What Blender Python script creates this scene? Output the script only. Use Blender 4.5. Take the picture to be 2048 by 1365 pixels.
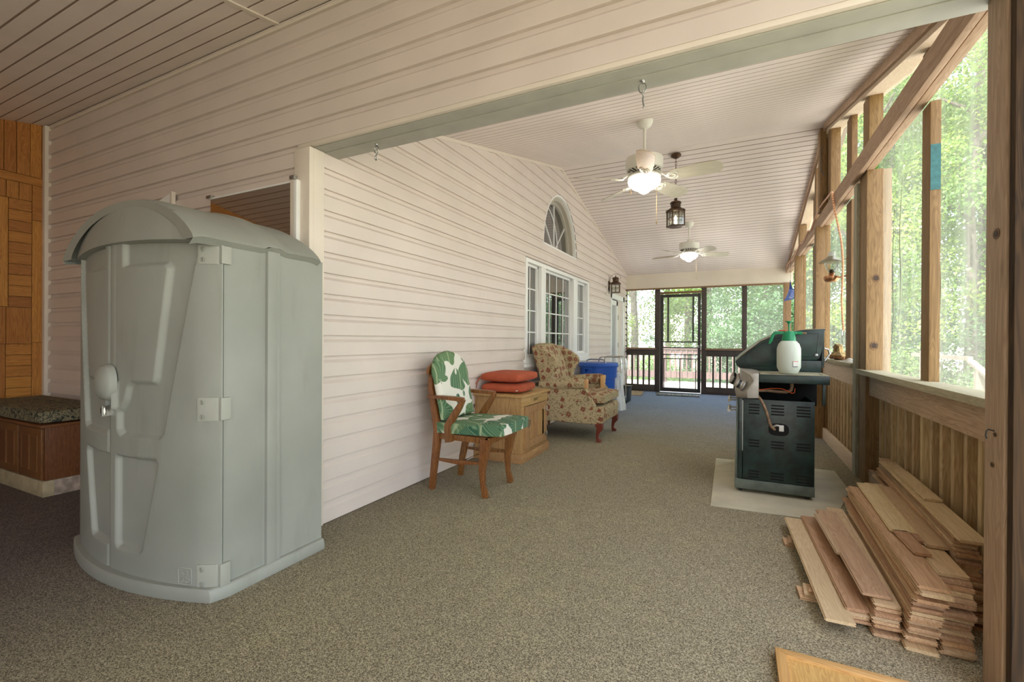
import bpy, bmesh, math, random
from mathutils import Vector, Matrix
random.seed(11)
for o in list(bpy.data.objects): bpy.data.objects.remove(o)
SC = bpy.context.scene
COL = SC.collection
R = math.radians
PI = math.pi

# ---------------------------------------------------------------- camera
cam_d = bpy.data.cameras.new('camera'); cam = bpy.data.objects.new('camera', cam_d); COL.objects.link(cam)
cam_d.sensor_width = 36.0; cam_d.lens = 915.44 / 2048 * 36.0; cam_d.clip_start = 0.02; cam_d.clip_end = 300
_yaw, _pit, _roll = 0.45538463, 0.00219435, 0.00546789
_f = Vector((-math.sin(_yaw), math.cos(_yaw), 0)); _r = Vector((math.cos(_yaw), math.sin(_yaw), 0)); _u = Vector((0, 0, 1))
_fw = _f*math.cos(_pit) - _u*math.sin(_pit); _up = _u*math.cos(_pit) + _f*math.sin(_pit)
_rt = _r*math.cos(_roll) + _up*math.sin(_roll); _up = _up*math.cos(_roll) - _r*math.sin(_roll)
cam.matrix_world = Matrix(((_rt.x, _up.x, -_fw.x, 0), (_rt.y, _up.y, -_fw.y, 0), (_rt.z, _up.z, -_fw.z, 1.15), (0, 0, 0, 1)))
SC.camera = cam

# ---------------------------------------------------------------- world, sun, exposure
W = bpy.data.worlds.new('sky'); SC.world = W; W.use_nodes = True
_n = W.node_tree.nodes; _n.clear()
_sky = _n.new('ShaderNodeTexSky'); _sky.sky_type = 'NISHITA'; _sky.sun_disc = False
_sky.sun_elevation = R(52); _sky.sun_rotation = R(200); _sky.air_density = 1.0; _sky.dust_density = 2.5; _sky.ozone_density = 0.6
_mix = _n.new('ShaderNodeMixRGB'); _mix.inputs[0].default_value = 0.62; _mix.inputs[2].default_value = (2.1, 2.04, 1.98, 1)
_bg = _n.new('ShaderNodeBackground'); _bg.inputs[1].default_value = 2.0
_wo = _n.new('ShaderNodeOutputWorld')
W.node_tree.links.new(_sky.outputs[0], _mix.inputs[1]); W.node_tree.links.new(_mix.outputs[0], _bg.inputs[0]); W.node_tree.links.new(_bg.outputs[0], _wo.inputs[0])

def sun_light(energy, az, el, ang=3):
    d = bpy.data.lights.new('sun', 'SUN'); d.energy = energy; d.angle = R(ang); d.color = (1, .96, .90)
    o = bpy.data.objects.new('sun', d); COL.objects.link(o); o.location = (0, -6, 12)
    v = Vector((math.sin(R(az))*math.cos(R(el)), math.cos(R(az))*math.cos(R(el)), math.sin(R(el))))
    o.rotation_euler = v.to_track_quat('Z', 'Y').to_euler()
sun_light(10.5, 208, 54)
def area_light(name, loc, target, sx, sy, energy, col=(1, 1, 1)):
    d = bpy.data.lights.new(name, 'AREA'); d.shape = 'RECTANGLE'; d.size = sx; d.size_y = sy; d.energy = energy; d.color = col
    o = bpy.data.objects.new(name, d); COL.objects.link(o); o.location = loc
    o.rotation_euler = (Vector(loc) - Vector(target)).to_track_quat('Z', 'Y').to_euler()
# added fill lamp, stands in for daylight bounced up from the ground outside
area_light('added_bounce_fill', (2.7, 6.0, .75), (-1.6, 6.0, 2.5), 8.5, 1.6, 200, (1, .98, .975))
area_light('added_fill_behind_camera', (-0.9, -3.95, 1.5), (-1.6, 3.0, 1.7), 4.6, 2.2, 38, (1, .965, .94))  # unseen fill lamp added behind the camera to brighten the near room
SC.view_settings.view_transform = 'Standard'; SC.view_settings.look = 'None'
SC.view_settings.exposure = 0.0; SC.view_settings.gamma = 1.0; SC.view_settings.use_curve_mapping = False
SC.cycles.max_bounces = 8; SC.cycles.transparent_max_bounces = 16; SC.cycles.diffuse_bounces = 5
SC.cycles.use_denoising = True; SC.cycles.sample_clamp_indirect = 6.0

# ---------------------------------------------------------------- mesh builder
class MB:
    def __init__(s): s.bm = bmesh.new()
    def face(s, vs):
        try: return s.bm.faces.new(vs)
        except ValueError: return None
    def box(s, x0, x1, y0, y1, z0, z1):
        v = [s.bm.verts.new((x, y, z)) for x in (x0, x1) for y in (y0, y1) for z in (z0, z1)]
        for q in ((0,1,3,2),(4,6,7,5),(0,4,5,1),(2,3,7,6),(0,2,6,4),(1,5,7,3)): s.face([v[i] for i in q])
        return s
    def obox(s, c, size, M=None):
        M = M or Matrix.Identity(3); c = Vector(c); h = [d/2 for d in size]
        v = [s.bm.verts.new(c + M @ Vector((x*h[0], y*h[1], z*h[2]))) for x in (-1, 1) for y in (-1, 1) for z in (-1, 1)]
        for q in ((0,1,3,2),(4,6,7,5),(0,4,5,1),(2,3,7,6),(0,2,6,4),(1,5,7,3)): s.face([v[i] for i in q])
        return s
    def bar(s, a, b, w, h, up=(0, 0, 1)):
        a = Vector(a); b = Vector(b); x = (b-a).normalized(); u = Vector(up); y = u.cross(x)
        if y.length < 1e-4: y = Vector((0, 1, 0)).cross(x)
        y.normalize(); z = x.cross(y)
        return s.obox((a+b)/2, ((b-a).length, w, h), Matrix((x, y, z)).transposed())
    def rings(s, rs, closed=True, caps=True, loop=False):
        vr = [[s.bm.verts.new(p) for p in r] for r in rs]; n = len(vr[0])
        m = len(vr)
        for i in range(m if loop else m-1):
            a, b = vr[i], vr[(i+1) % m]
            for j in range(n if closed else n-1):
                s.face((a[j], a[(j+1) % n], b[(j+1) % n], b[j]))
        if caps and closed and not loop:
            s.face(vr[0][::-1]); s.face(vr[-1])
        return s
    def tube(s, pts, r, n=8, loop=False, flat=1.0):
        pts = [Vector(p) for p in pts]; m = len(pts); rs = []
        rr = r if isinstance(r, (list, tuple)) else [r]*m
        ref = None
        for i, p in enumerate(pts):
            t = (pts[(i+1) % m] if (loop or i < m-1) else p) - (pts[i-1] if (loop or i > 0) else p)
            t.normalize()
            if ref is None:
                ref = Vector((0, 0, 1)) if abs(t.z) < .9 else Vector((1, 0, 0))
            a = (ref - t*ref.dot(t)).normalized(); b = t.cross(a); ref = a
            rs.append([p + (a*math.cos(k*2*PI/n)*flat + b*math.sin(k*2*PI/n))*rr[i] for k in range(n)])
        return s.rings(rs, loop=loop)
    def sqtube(s, pts, ws):
        # square-section swept bar; ws = list of (half a, half b)
        pts = [Vector(p) for p in pts]; m = len(pts); rs = []; ref = Vector((0, 1, 0))
        for i, p in enumerate(pts):
            t = (pts[min(i+1, m-1)] - pts[max(i-1, 0)]).normalized()
            a = (ref - t*ref.dot(t)).normalized(); b = t.cross(a)
            ha, hb = ws[i] if isinstance(ws, list) else ws
            rs.append([p + a*ha + b*hb, p - a*ha + b*hb, p - a*ha - b*hb, p + a*ha - b*hb])
        return s.rings(rs)
    def lathe(s, prof, c=(0, 0, 0), n=24, M=None, sx=1, sy=1):
        c = Vector(c); M = M or Matrix.Identity(3)
        rs = [[c + M @ Vector((max(r, 1e-4)*math.cos(k*2*PI/n)*sx, max(r, 1e-4)*math.sin(k*2*PI/n)*sy, z)) for k in range(n)] for r, z in prof]
        return s.rings(rs)
    def prism(s, poly, plane, lo, hi):
        f = {'xz': lambda a, b, t: (a, t, b), 'yz': lambda a, b, t: (t, a, b), 'xy': lambda a, b, t: (a, b, t)}[plane]
        return s.rings([[f(a, b, lo) for a, b in poly], [f(a, b, hi) for a, b in poly]])
    def sphere(s, c, r, n=12, sc=(1, 1, 1)):
        m = n//2
        prof = [(max(1e-4, math.sin(PI*i/m)), -math.cos(PI*i/m)) for i in range(m+1)]
        c = Vector(c)
        rs = [[c + Vector((p*math.cos(k*2*PI/n)*r*sc[0], p*math.sin(k*2*PI/n)*r*sc[1], z*r*sc[2])) for k in range(n)] for p, z in prof]
        return s.rings(rs)
    def grid(s, fn, nu, nv, closeu=False):
        v = [[s.bm.verts.new(fn(i/nu, j/nv)) for i in range(nu if closeu else nu+1)] for j in range(nv+1)]
        for j in range(nv):
            for i in range(nu):
                k = (i+1) % nu if closeu else i+1
                s.face((v[j][i], v[j][k], v[j+1][k], v[j+1][i]))
        return s
    def solid(s, fn, nu, nv):
        # closed surface from two-sided grid fn(u,v,side)
        a = [[s.bm.verts.new(fn(i/nu, j/nv, 0)) for i in range(nu+1)] for j in range(nv+1)]
        b = [[s.bm.verts.new(fn(i/nu, j/nv, 1)) for i in range(nu+1)] for j in range(nv+1)]
        for j in range(nv):
            for i in range(nu):
                s.face((a[j][i], a[j][i+1], a[j+1][i+1], a[j+1][i])); s.face((b[j][i], b[j+1][i], b[j+1][i+1], b[j][i+1]))
        per = [(0, i) for i in range(nu+1)] + [(j, nu) for j in range(1, nv+1)] + [(nv, i) for i in range(nu-1, -1, -1)] + [(j, 0) for j in range(nv-1, 0, -1)]
        for k in range(len(per)):
            p, q = per[k], per[(k+1) % len(per)]
            s.face((a[p[0]][p[1]], b[p[0]][p[1]], b[q[0]][q[1]], a[q[0]][q[1]]))
        return s
    def data(s, name, mat=None, bevel=0, seg=2, smooth=False, ang=35, sub=0):
        bm = s.bm
        bmesh.ops.remove_doubles(bm, verts=bm.verts, dist=1e-6)
        bmesh.ops.recalc_face_normals(bm, faces=bm.faces)
        if bevel:
            es = [e for e in bm.edges if len(e.link_faces) == 2 and e.calc_face_angle(0) > R(30)]
            bmesh.ops.bevel(bm, geom=es, offset=bevel, segments=seg, profile=.6, affect='EDGES', clamp_overlap=True)
        me = bpy.data.meshes.new(name); bm.to_mesh(me); bm.free()
        if mat: me.materials.append(mat)
        if smooth or bevel:
            me.polygons.foreach_set('use_smooth', [True]*len(me.polygons))
            me.set_sharp_from_angle(angle=R(ang))
        return me
    def build(s, name, mat=None, parent=None, local=False, **k):
        return link(name, s.data(name, mat, **k), parent, local)

WL = {}   # world location of unrotated things
def link(name, me, parent=None, local=False):
    o = bpy.data.objects.new(name, me); COL.objects.link(o)
    if parent:
        o.parent = parent
        if not local and parent.name in WL: o.location = -WL[parent.name]
    return o
def thing(name, label, cat, loc=(0, 0, 0), group=None, rz=0):
    o = bpy.data.objects.new(name, None); COL.objects.link(o); o.location = loc; o.rotation_euler = (0, 0, rz)
    o.empty_display_size = .05; WL[o.name] = Vector(loc)
    o['label'] = label; o['category'] = cat
    if group: o['group'] = group
    return o
def tag(o, label, cat, group=None):
    o['label'] = label; o['category'] = cat
    if group: o['group'] = group
    return o
def struct(name, mesh=None, loc=(0, 0, 0)):
    o = bpy.data.objects.new(name, mesh); COL.objects.link(o); o.location = loc; o['kind'] = 'structure'
    WL[o.name] = Vector(loc); return o
def lab(o, t): o['label'] = t; return o
def copytree(o, parent=None):
    c = o.copy(); COL.objects.link(c); c.parent = parent
    for ch in list(o.children): copytree(ch, c)
    return c
def box(name, mat, parent, x0, x1, y0, y1, z0, z1, bevel=0, local=False):
    return MB().box(x0, x1, y0, y1, z0, z1).build(name, mat, parent, local, bevel=bevel)

# ---------------------------------------------------------------- materials
class NT:
    def __init__(s, name):
        s.m = bpy.data.materials.new(name); s.m.use_nodes = True; s.t = s.m.node_tree; s.t.nodes.clear()
        s.out = s.t.nodes.new('ShaderNodeOutputMaterial')
    def n(s, ty, props=None, **ins):
        nd = s.t.nodes.new('ShaderNode'+ty)
        for k, v in (props or {}).items(): setattr(nd, k, v)
        for k, v in ins.items(): s.set(nd, k, v)
        return nd
    def set(s, nd, k, v):
        i = nd.inputs[int(k[1:])] if k[0] == '_' and k[1:].isdigit() else nd.inputs[k.replace('_', ' ')]
        if isinstance(v, bpy.types.NodeSocket): s.t.links.new(v, i)
        elif isinstance(v, bpy.types.Node): s.t.links.new(v.outputs[0], i)
        elif isinstance(v, (tuple, list)):
            v = tuple(v)
            if i.type == 'RGBA' and len(v) == 3: v += (1,)
            i.default_value = v
        else: i.default_value = v
    def coord(s, kind='Object', scale=(1, 1, 1), rnd=False, rot=(0, 0, 0)):
        tc = s.n('TexCoord')
        src = tc.outputs[kind]
        if rnd:
            oi = s.n('ObjectInfo')
            mu = s.n('Math', {'operation': 'MULTIPLY'}, _0=oi.outputs['Random'], _1=23.7)
            src = s.n('VectorMath', {'operation': 'ADD'}, _0=src, _1=mu.outputs[0]).outputs[0]
        return s.n('Mapping', Vector=src, Scale=scale, Rotation=rot).outputs[0]
    def noise(s, vec, scale=5, detail=3, rough=.5, dist=0):
        return s.n('TexNoise', Vector=vec, Scale=scale, Detail=detail, Roughness=rough, Distortion=dist)
    def ramp(s, fac, stops, interp='LINEAR'):
        nd = s.n('ValToRGB', Fac=fac); cr = nd.color_ramp; cr.interpolation = interp
        while len(cr.elements) < len(stops): cr.elements.new(.5)
        for e, (p, c) in zip(cr.elements, stops):
            e.position = p; e.color = tuple(c)+((1,) if len(c) == 3 else ()) if isinstance(c, (tuple, list)) else (c, c, c, 1)
        return nd.outputs[0]
    def mix(s, fac, a, b, mode='MIX'):
        return s.n('MixRGB', {'blend_type': mode}, _0=fac, _1=a, _2=b).outputs[0]
    def math(s, op, a, b=0): return s.n('Math', {'operation': op}, _0=a, _1=b).outputs[0]
    def bump(s, h, strength=.2, dist=.01): return s.n('Bump', Height=h, Strength=strength, Distance=dist).outputs[0]
    def pbr(s, **ins):
        b = s.n('BsdfPrincipled', **ins); s.t.links.new(b.outputs[0], s.out.inputs[0]); return s.m
    def surf(s, sh): s.t.links.new(sh if isinstance(sh, bpy.types.NodeSocket) else sh.outputs[0], s.out.inputs[0]); return s.m

def plain(name, c, rough=.5, metal=0, var=.06, vs=6, bump=0, bs=200):
    t = NT(name); v = t.coord(); nz = t.noise(v, vs, 4)
    lo = tuple(x*(1-var*2) for x in c); hi = tuple(min(1, x*(1+var)) for x in c)
    col = t.ramp(nz.outputs[0], [(.3, lo), (.7, hi)])
    kw = dict(Base_Color=col, Roughness=rough, Metallic=metal)
    if bump: kw['Normal'] = t.bump(t.noise(v, bs, 2).outputs[0], bump, .003)
    return t.pbr(**kw)
def wood(name, dark, light, axis=0, rough=.55, scale=1.0, knots=0, var=.25, grain=1.0):
    # grain runs along the given axis of the object
    t = NT(name); sc = [9*scale]*3; sc[axis] = .8*scale
    v = t.coord(scale=sc, rnd=True)
    warp = t.noise(v, 1.1, 2, .5)
    vv = t.n('VectorMath', {'operation': 'ADD'}, _0=v, _1=t.n('VectorMath', {'operation': 'SCALE'}, _0=warp.outputs['Color'], Scale=.9).outputs[0]).outputs[0]
    ring = t.noise(vv, 2.2, 2, .55, .6)
    w = t.math('ADD', t.math('MULTIPLY', t.math('SINE', t.math('MULTIPLY', ring.outputs[0], 62.0)), .5), .5)
    fs = [110*scale]*3; fs[axis] = 3*scale
    fine = t.noise(t.coord(scale=fs, rnd=True), 1, 3, .6)
    g = t.math('ADD', t.math('MULTIPLY', w, .26*grain), t.math('MULTIPLY', fine.outputs[0], .74))
    col = t.ramp(g, [(.22, light), (.80, dark)])
    oi = t.n('ObjectInfo')
    hs = t.n('HueSaturation', Color=col, Value=t.math('ADD', t.math('MULTIPLY', oi.outputs['Random'], var*2), 1-var),
             Hue=t.math('ADD', t.math('MULTIPLY', oi.outputs['Random'], .012), .494))
    c2 = hs.outputs[0]
    if knots:
        ks = [5.0*scale]*3; ks[axis] = 2.0*scale
        vo = t.n('TexVoronoi', Vector=t.coord(scale=ks, rnd=True), Scale=1.0)
        km = t.ramp(vo.outputs['Distance'], [(.04, 1), (.13, 0)])
        c2 = t.mix(t.math('MULTIPLY', km, .75), c2, tuple(x*.25 for x in dark))
    return t.pbr(Base_Color=c2, Roughness=rough, Normal=t.bump(fine.outputs[0], .25, .002))
# ---- material set
m_siding = plain('vinyl_siding', (.715, .63, .577), .42, var=.025, vs=3, bump=.12, bs=120)
m_trimw = plain('cream_vinyl_trim', (.76, .68, .59), .45, var=.02)
m_soffit = plain('vinyl_soffit', (.83, .742, .695), .5, var=.03, vs=4, bump=.1, bs=90)
m_groove = plain('soffit_groove', (.30, .215, .165), .8)
m_greypaint = plain('grey_green_paint', (.46, .46, .40), .55, var=.05, vs=8, bump=.1)
m_cream = plain('cream_plywood', (.72, .65, .54), .6, var=.04, vs=2)
m_white = plain('white_vinyl', (.84, .84, .82), .35, var=.01)
m_backing = plain('wall_backing', (.42, .36, .30), .8)
m_dark = plain('dark_interior', (.035, .03, .026), .9)
m_housewall = plain('house_interior_wall', (.07, .06, .05), .9)
m_treat = wood('treated_pine', (.165, .092, .034), (.33, .20, .085), 2, .65, 1.0, knots=1, var=.13)
m_slat = wood('pine_picket', (.34, .235, .11), (.62, .48, .28), 2, .7, 1.0, knots=1, var=.12)
m_treat_y = wood('treated_pine_rail', (.26, .145, .06), (.47, .31, .165), 1, .65, 1.0, knots=1, var=.10)
m_weath_y = wood('weathered_pine_beam', (.36, .235, .15), (.58, .42, .29), 1, .7, 1.0, knots=0, var=.08)
m_weath_z = wood('weathered_pine_post', (.36, .25, .16), (.56, .42, .29), 2, .7, 1.0, knots=1, var=.08)
m_pale_y = wood('pale_pine_board', (.60, .46, .33), (.76, .63, .49), 1, .7, 1.0, var=.06)
m_graywood = wood('grey_green_weathered_wood', (.26, .25, .18), (.44, .42, .32), 2, .8, 1.0, var=.08)
m_cap = wood('green_grey_cap_board', (.36, .33, .22), (.53, .49, .34), 1, .75, 1.0, var=.06)
m_darkpost = wood('dark_stained_plank', (.012, .006, .0025), (.075, .037, .013), 2, .85, .6, knots=1, var=.05)
m_brown = plain('dark_brown_stain', (.062, .045, .036), .55, var=.12, vs=12)
m_brown2 = wood('brown_trim', (.13, .065, .025), (.26, .14, .06), 0, .55, 1.0, var=.08)
m_redbrown = plain('rusty_wood_base', (.30, .12, .04), .6, var=.12)
m_teal = plain('teal_paint_patch', (.035, .17, .17), .5, var=.15, vs=40)
m_oakp = [wood('parquet_oak_'+'xyz'[a], (.30, .105, .018), (.56, .245, .055), a, .42, 1.3, var=.20) for a in (0, 1, 2)]
m_oak_z = wood('oak_board_upright', (.25, .125, .043), (.54, .33, .145), 2, .42, 1.6, var=.12)
m_oak_y = wood('oak_board_level', (.26, .13, .045), (.56, .345, .15), 1, .42, 1.6, var=.10)
m_bench_z = wood('bench_oak', (.11, .042, .014), (.25, .105, .037), 2, .4, 1.6, var=.08)
m_bench_x = wood('bench_oak_level', (.12, .047, .015), (.27, .115, .04), 0, .4, 1.6, var=.08)
m_chairw = wood('chair_wood', (.09, .03, .008), (.30, .125, .036), 2, .3, 1.5, var=.06)
m_maple = wood('pale_bare_wood', (.47, .25, .09), (.64, .38, .16), 2, .5, 1.5, var=.05)
m_stone = plain('travertine_plinth', (.42, .34, .21), .6, var=.12, vs=14)
m_stone2 = plain('worn_white_plinth', (.42, .33, .27), .7, var=.25, vs=22)
m_chrome = plain('chrome', (.75, .75, .74), .18, 1.0)
m_steel = plain('galvanised_steel', (.45, .46, .45), .38, 1.0)
m_ssteel = plain('brushed_stainless', (.44, .42, .38), .48, .6, var=.08, vs=20)
m_black = plain('black_rubber', (.015, .015, .015), .5)
m_bronze = plain('aged_bronze', (.11, .062, .035), .45, .6, var=.2, vs=30)
m_copper = plain('copper', (.55, .28, .15), .3, .9)
m_brass = plain('tarnished_brass', (.45, .33, .15), .35, .9)
m_fan = plain('white_enamel_fan', (.78, .77, .70), .35, var=.02)

def mat_carpet():
    t = NT('outdoor_carpet'); v = t.coord()
    f = t.n('TexVoronoi', Vector=v, Scale=330.0); f = t.n('SeparateXYZ', Vector=f.outputs['Color']); f2 = t.noise(v, 120, 2, .6); big = t.noise(v, 1.3, 5, .6); mid = t.noise(v, 9, 4, .6)
    fib = t.math('ADD', t.math('ADD', t.math('MULTIPLY', f.outputs[0], .36), .16), t.math('MULTIPLY', f2.outputs[0], .36))
    brown = t.ramp(fib, [(.36, (.10, .084, .054)), (.52, (.265, .228, .152)), (.68, (.50, .44, .31))])
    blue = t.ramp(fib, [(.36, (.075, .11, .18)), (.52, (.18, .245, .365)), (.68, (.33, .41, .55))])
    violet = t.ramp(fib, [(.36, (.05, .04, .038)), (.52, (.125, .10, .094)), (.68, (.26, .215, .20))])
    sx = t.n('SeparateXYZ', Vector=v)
    # blue by the end door is skylight reflection painted in; tan between, violet left
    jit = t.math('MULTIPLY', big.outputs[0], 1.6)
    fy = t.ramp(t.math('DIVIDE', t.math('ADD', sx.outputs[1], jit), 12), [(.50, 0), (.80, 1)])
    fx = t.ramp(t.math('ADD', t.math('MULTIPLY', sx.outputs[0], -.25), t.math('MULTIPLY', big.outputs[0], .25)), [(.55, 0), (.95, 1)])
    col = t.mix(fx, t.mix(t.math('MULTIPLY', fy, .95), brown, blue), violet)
    pale = t.ramp(t.math('ADD', t.math('MULTIPLY', big.outputs[0], .6), t.math('MULTIPLY', mid.outputs[0], .4)), [(.50, (1, 1, 1)), (.66, (1.14, 1.14, 1.08))])
    col = t.mix(1, col, pale, 'MULTIPLY')
    return t.pbr(Base_Color=col, Roughness=.95, Specular_IOR_Level=.15, Normal=t.bump(fib, .45, .004))
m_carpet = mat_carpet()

def mat_screen(name, fac, wave):
    t = NT(name); v = t.coord(scale=(1, 1, .12)); nz = t.noise(v, 5, 3, .6); n2 = t.noise(t.coord(scale=(1, 1, .05)), 22, 2)
    a = t.math('ADD', t.math('MULTIPLY', nz.outputs[0], wave), t.math('MULTIPLY', n2.outputs[0], wave*.6))
    f = t.n('Math', {'operation': 'ADD', 'use_clamp': True}, _0=a, _1=fac-wave*.8).outputs[0]
    d = t.n('BsdfDiffuse', Color=(.64, .65, .585)); tr = t.n('BsdfTranslucent', Color=(.68, .69, .62))
    m1 = t.n('MixShader', _0=.5, _1=d.outputs[0], _2=tr.outputs[0])
    tp = t.n('BsdfTransparent')
    return t.surf(t.n('MixShader', _0=f, _1=tp.outputs[0], _2=m1.outputs[0]))
m_screen = mat_screen('fibreglass_netting', .30, .46)
m_screen2 = mat_screen('end_screen_netting', .17, .04)
def mat_glass(name, tint=(.9, .93, .92), rough=.01, refl=1.0):
    t = NT(name); lw = t.n('LayerWeight', Blend=.35)
    f = t.n('Math', {'operation': 'MULTIPLY_ADD', 'use_clamp': True}, _0=lw.outputs['Fresnel'], _1=refl, _2=.04).outputs[0]
    return t.surf(t.n('MixShader', _0=f, _1=t.n('BsdfTransparent', Color=tint).outputs[0], _2=t.n('BsdfGlossy', Roughness=rough).outputs[0]))
m_pane = mat_glass('window_glass', (.55, .58, .56), .01, 2.6)
m_clear = mat_glass('clear_lamp_glass', (.93, .95, .93), .03, .7)
m_mirror = NT('mirror_glass').pbr(Base_Color=(.62, .60, .57), Metallic=1.0, Roughness=.015)
def mat_emit(name, col, s):
    t = NT(name); return t.surf(t.n('Emission', Color=col, Strength=s))

# ================================================================ SETTING
XL, XR, YN, YE = -2.311, 0.90, 1.945, 10.704
def roof_z(y): return 3.655 - (.248 if y < 6.28 else .226)*abs(y-6.28)
SL_N = .20
def near_z(y): return 3.125 + SL_N*(y-1.945)

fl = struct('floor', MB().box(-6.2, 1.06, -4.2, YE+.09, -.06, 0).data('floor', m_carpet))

# ---- lap siding, one object per course
PROF = [(0, -.001), (-.03, .004), (-.03, .0245), (0, .0255), (.62, .0235), (.635, .0225), (.78, .0035), (1.0, .003)]
def siding(parent, mp, z0, n, h, spans, seam=None, seam_at=None):
    for k in range(n):
        zb = z0 + k*h
        pts = [(zb+f*h, d) for f, d in PROF]
        bm = MB(); any_ = False
        for (za, da), (zc, dc) in zip(pts, pts[1:]):
            sa, sc_ = spans(min(max(za, zb+1e-4), zb+h-1e-4)), spans(min(max(zc, zb+1e-4), zb+h-1e-4))
            if len(sa) != len(sc_): sa = sc_ = spans((za+zc)/2)
            for (a0, a1), (c0, c1) in zip(sa, sc_):
                if a1-a0 < .002 and c1-c0 < .002: continue
                cut = [0, 1]
                bm.face([bm.bm.verts.new(mp(*p)) for p in ((a0, za, da), (a1, za, da), (c1, zc, dc), (c0, zc, dc))]); any_ = True
        if any_:
            if seam and k % 2 == 0:
                s = seam + (.9 if k % 4 else 0)
                for (za, da), (zc, dc) in zip(pts[3:], pts[4:]):
                    for (c0, c1) in spans((za+zc)/2):
                        if c0 < s-.1 and s+.1 < c1:
                            bm.face([bm.bm.verts.new(mp(*p)) for p in ((s, za, da+.0010), (s+.5, za, da+.0003), (s+.5, zc, dc+.0003), (s, zc, dc+.0010))])
                            bm.face([bm.bm.verts.new(mp(*p)) for p in ((s, za, da), (s, za, da+.0010), (s, zc, dc+.0010), (s, zc, dc))])
            bm.build('siding_plank', m_siding, parent)

def cut(sp, lo, hi):
    out = []
    for a, b in sp:
        if hi <= a or lo >= b: out.append((a, b)); continue
        if a < lo: out.append((a, lo))
        if hi < b: out.append((hi, b))
    return out
W1 = (5.03, 7.675, .865, 2.155)
W2 = (6.30, .69, .80, 2.445)
D2 = (9.20, 10.45, 2.12)
def spans_left(z):
    lo, hi = max(1.95, 6.28-(3.655-z)/.248), min(YE, 6.28+(3.655-z)/.226)
    if hi <= lo: return []
    s = [(lo, hi)]
    if W1[2] < z < W1[3]: s = cut(s, W1[0], W1[1])
    if W2[3] < z < W2[3]+W2[2]:
        w = W2[1]*math.sqrt(1-((z-W2[3])/W2[2])**2); s = cut(s, W2[0]-w, W2[0]+w)
    if z < D2[2]: s = cut(s, D2[0], D2[1])
    return s
wl = struct('wall_left')
siding(wl, lambda a, z, d: (XL+d, a, z), .009, 29, .1298, spans_left, seam=4.1)
bm = MB(); zz = 0
while zz < 3.66:
    sp = spans_left(zz+.03)
    for a, b in sp:
        bm.face([bm.bm.verts.new(p) for p in ((XL-.002, a, zz), (XL-.002, b, zz), (XL-.002, b, zz+.06), (XL-.002, a, zz+.06))])
    zz += .06
bm.build('sheathing', m_backing, wl)
# corner post and rake trim of the left wall
t1 = MB().box(XL-.002, XL+.030, YN-.003, YN+.078, 0, 2.298).box(XL-.105, XL+.028, YN-.032, YN+.002, 0, 2.298).build('corner_post', m_trimw, wl, bevel=.004)
for a, b in (((1.96, roof_z(1.96)), (6.28, 3.655)), ((6.28, 3.655), (YE, roof_z(YE)))):
    MB().prism([(a[0], a[1]-.035), (b[0], b[1]-.035), (b[0], b[1]-.002), (a[0], a[1]-.002)], 'yz', XL, XL+.03).build('rake_trim', m_trimw, wl)
# near wall (faces the camera): siding beside and above the opening
def spans_near(z):
    if z > 3.118: return []
    return [(-5.79, -2.40)] if z < 2.331 else [(-5.79, .775)]
wn = struct('wall_back')
siding(wn, lambda a, z, d: (a, YN-d, z), -.0055, 25, .1298, spans_near)
MB().box(-5.9, -2.313, YN+.001, YN+.19, 0, 2.30).box(-5.9, .80, YN+.001, YN+.19, 2.312, 3.3).build('sheathing', m_backing, wn)
MB().box(-5.79, .775, YN-.02, YN, 3.085, 3.118).build('top_trim', m_trimw, wn)
MB().box(-5.79, -5.735, YN-.05, YN-.002, .5, 3.11).build('corner_trim', m_trimw, wn, bevel=.006)
# painted header over the opening
hd = struct('trim_1')
box('edge_strip', m_trimw, hd, XL-.09, .76, YN-.02, YN+.004, 2.305, 2.333, bevel=.003)
box('header_board', m_greypaint, hd, XL-.002, .768, YN+.006, YN+.082, 2.300, 2.335, bevel=.002)
box('header_board', m_greypaint, hd, XL-.002, .775, YN+.084, 2.139, 2.297, 2.60, bevel=.002)

# ---- ceilings, one object per soffit board
def soffit(parent, x0, x1, ya, yb, zf, sp, dz=-1):
    # boards run along x; zf gives height at y
    L = math.hypot(yb-ya, zf(yb)-zf(ya)); n = int(L/sp)
    me = None; sl = math.atan2(zf(yb)-zf(ya), yb-ya)
    w = sp
    p = [(0, .002), (.0006, 0), (w-.0136, 0), (w-.013, .002)]
    me = MB().prism(p, 'yz', x0, x1).data('soffit_board', m_soffit)
    for k in range(n+1):
        s = k*sp/L
        o = link('soffit_board', me, parent); o.rotation_euler = (sl, 0, 0)
        o.location = (0, ya+(yb-ya)*s, zf(ya)+(zf(yb)-zf(ya))*s)
    q = [(ya, zf(ya)+.002), (yb, zf(yb)+.002), (yb, zf(yb)+.10), (ya, zf(ya)+.10)]
    MB().prism(q, 'yz', x0-.05, x1+.25).build('roof_deck', m_groove, parent)
ce = struct('ceiling')
soffit(ce, XL+.003, XR, 2.12, 6.28, roof_z, .1015)
soffit(ce, XL+.003, XR, 6.281, YE, roof_z, .1015)
soffit(ce, -5.79, 1.25, -4.1, 1.945, near_z, .108)
MB().prism([(-.6, near_z(-.6)-.008), (1.93, near_z(1.93)-.008), (1.93, near_z(1.93)+.006), (-.6, near_z(-.6)+.006)], 'yz', -2.605, -2.575).build('joint_strip', m_trimw, ce)
MB().prism([(6.235, roof_z(6.235)-.004), (6.28, 3.651), (6.325, roof_z(6.325)-.004), (6.325, roof_z(6.325)+.006), (6.28, 3.665), (6.235, roof_z(6.235)+.006)], 'yz', XL+.02, XR).build('ridge_strip', m_soffit, ce)

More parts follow.
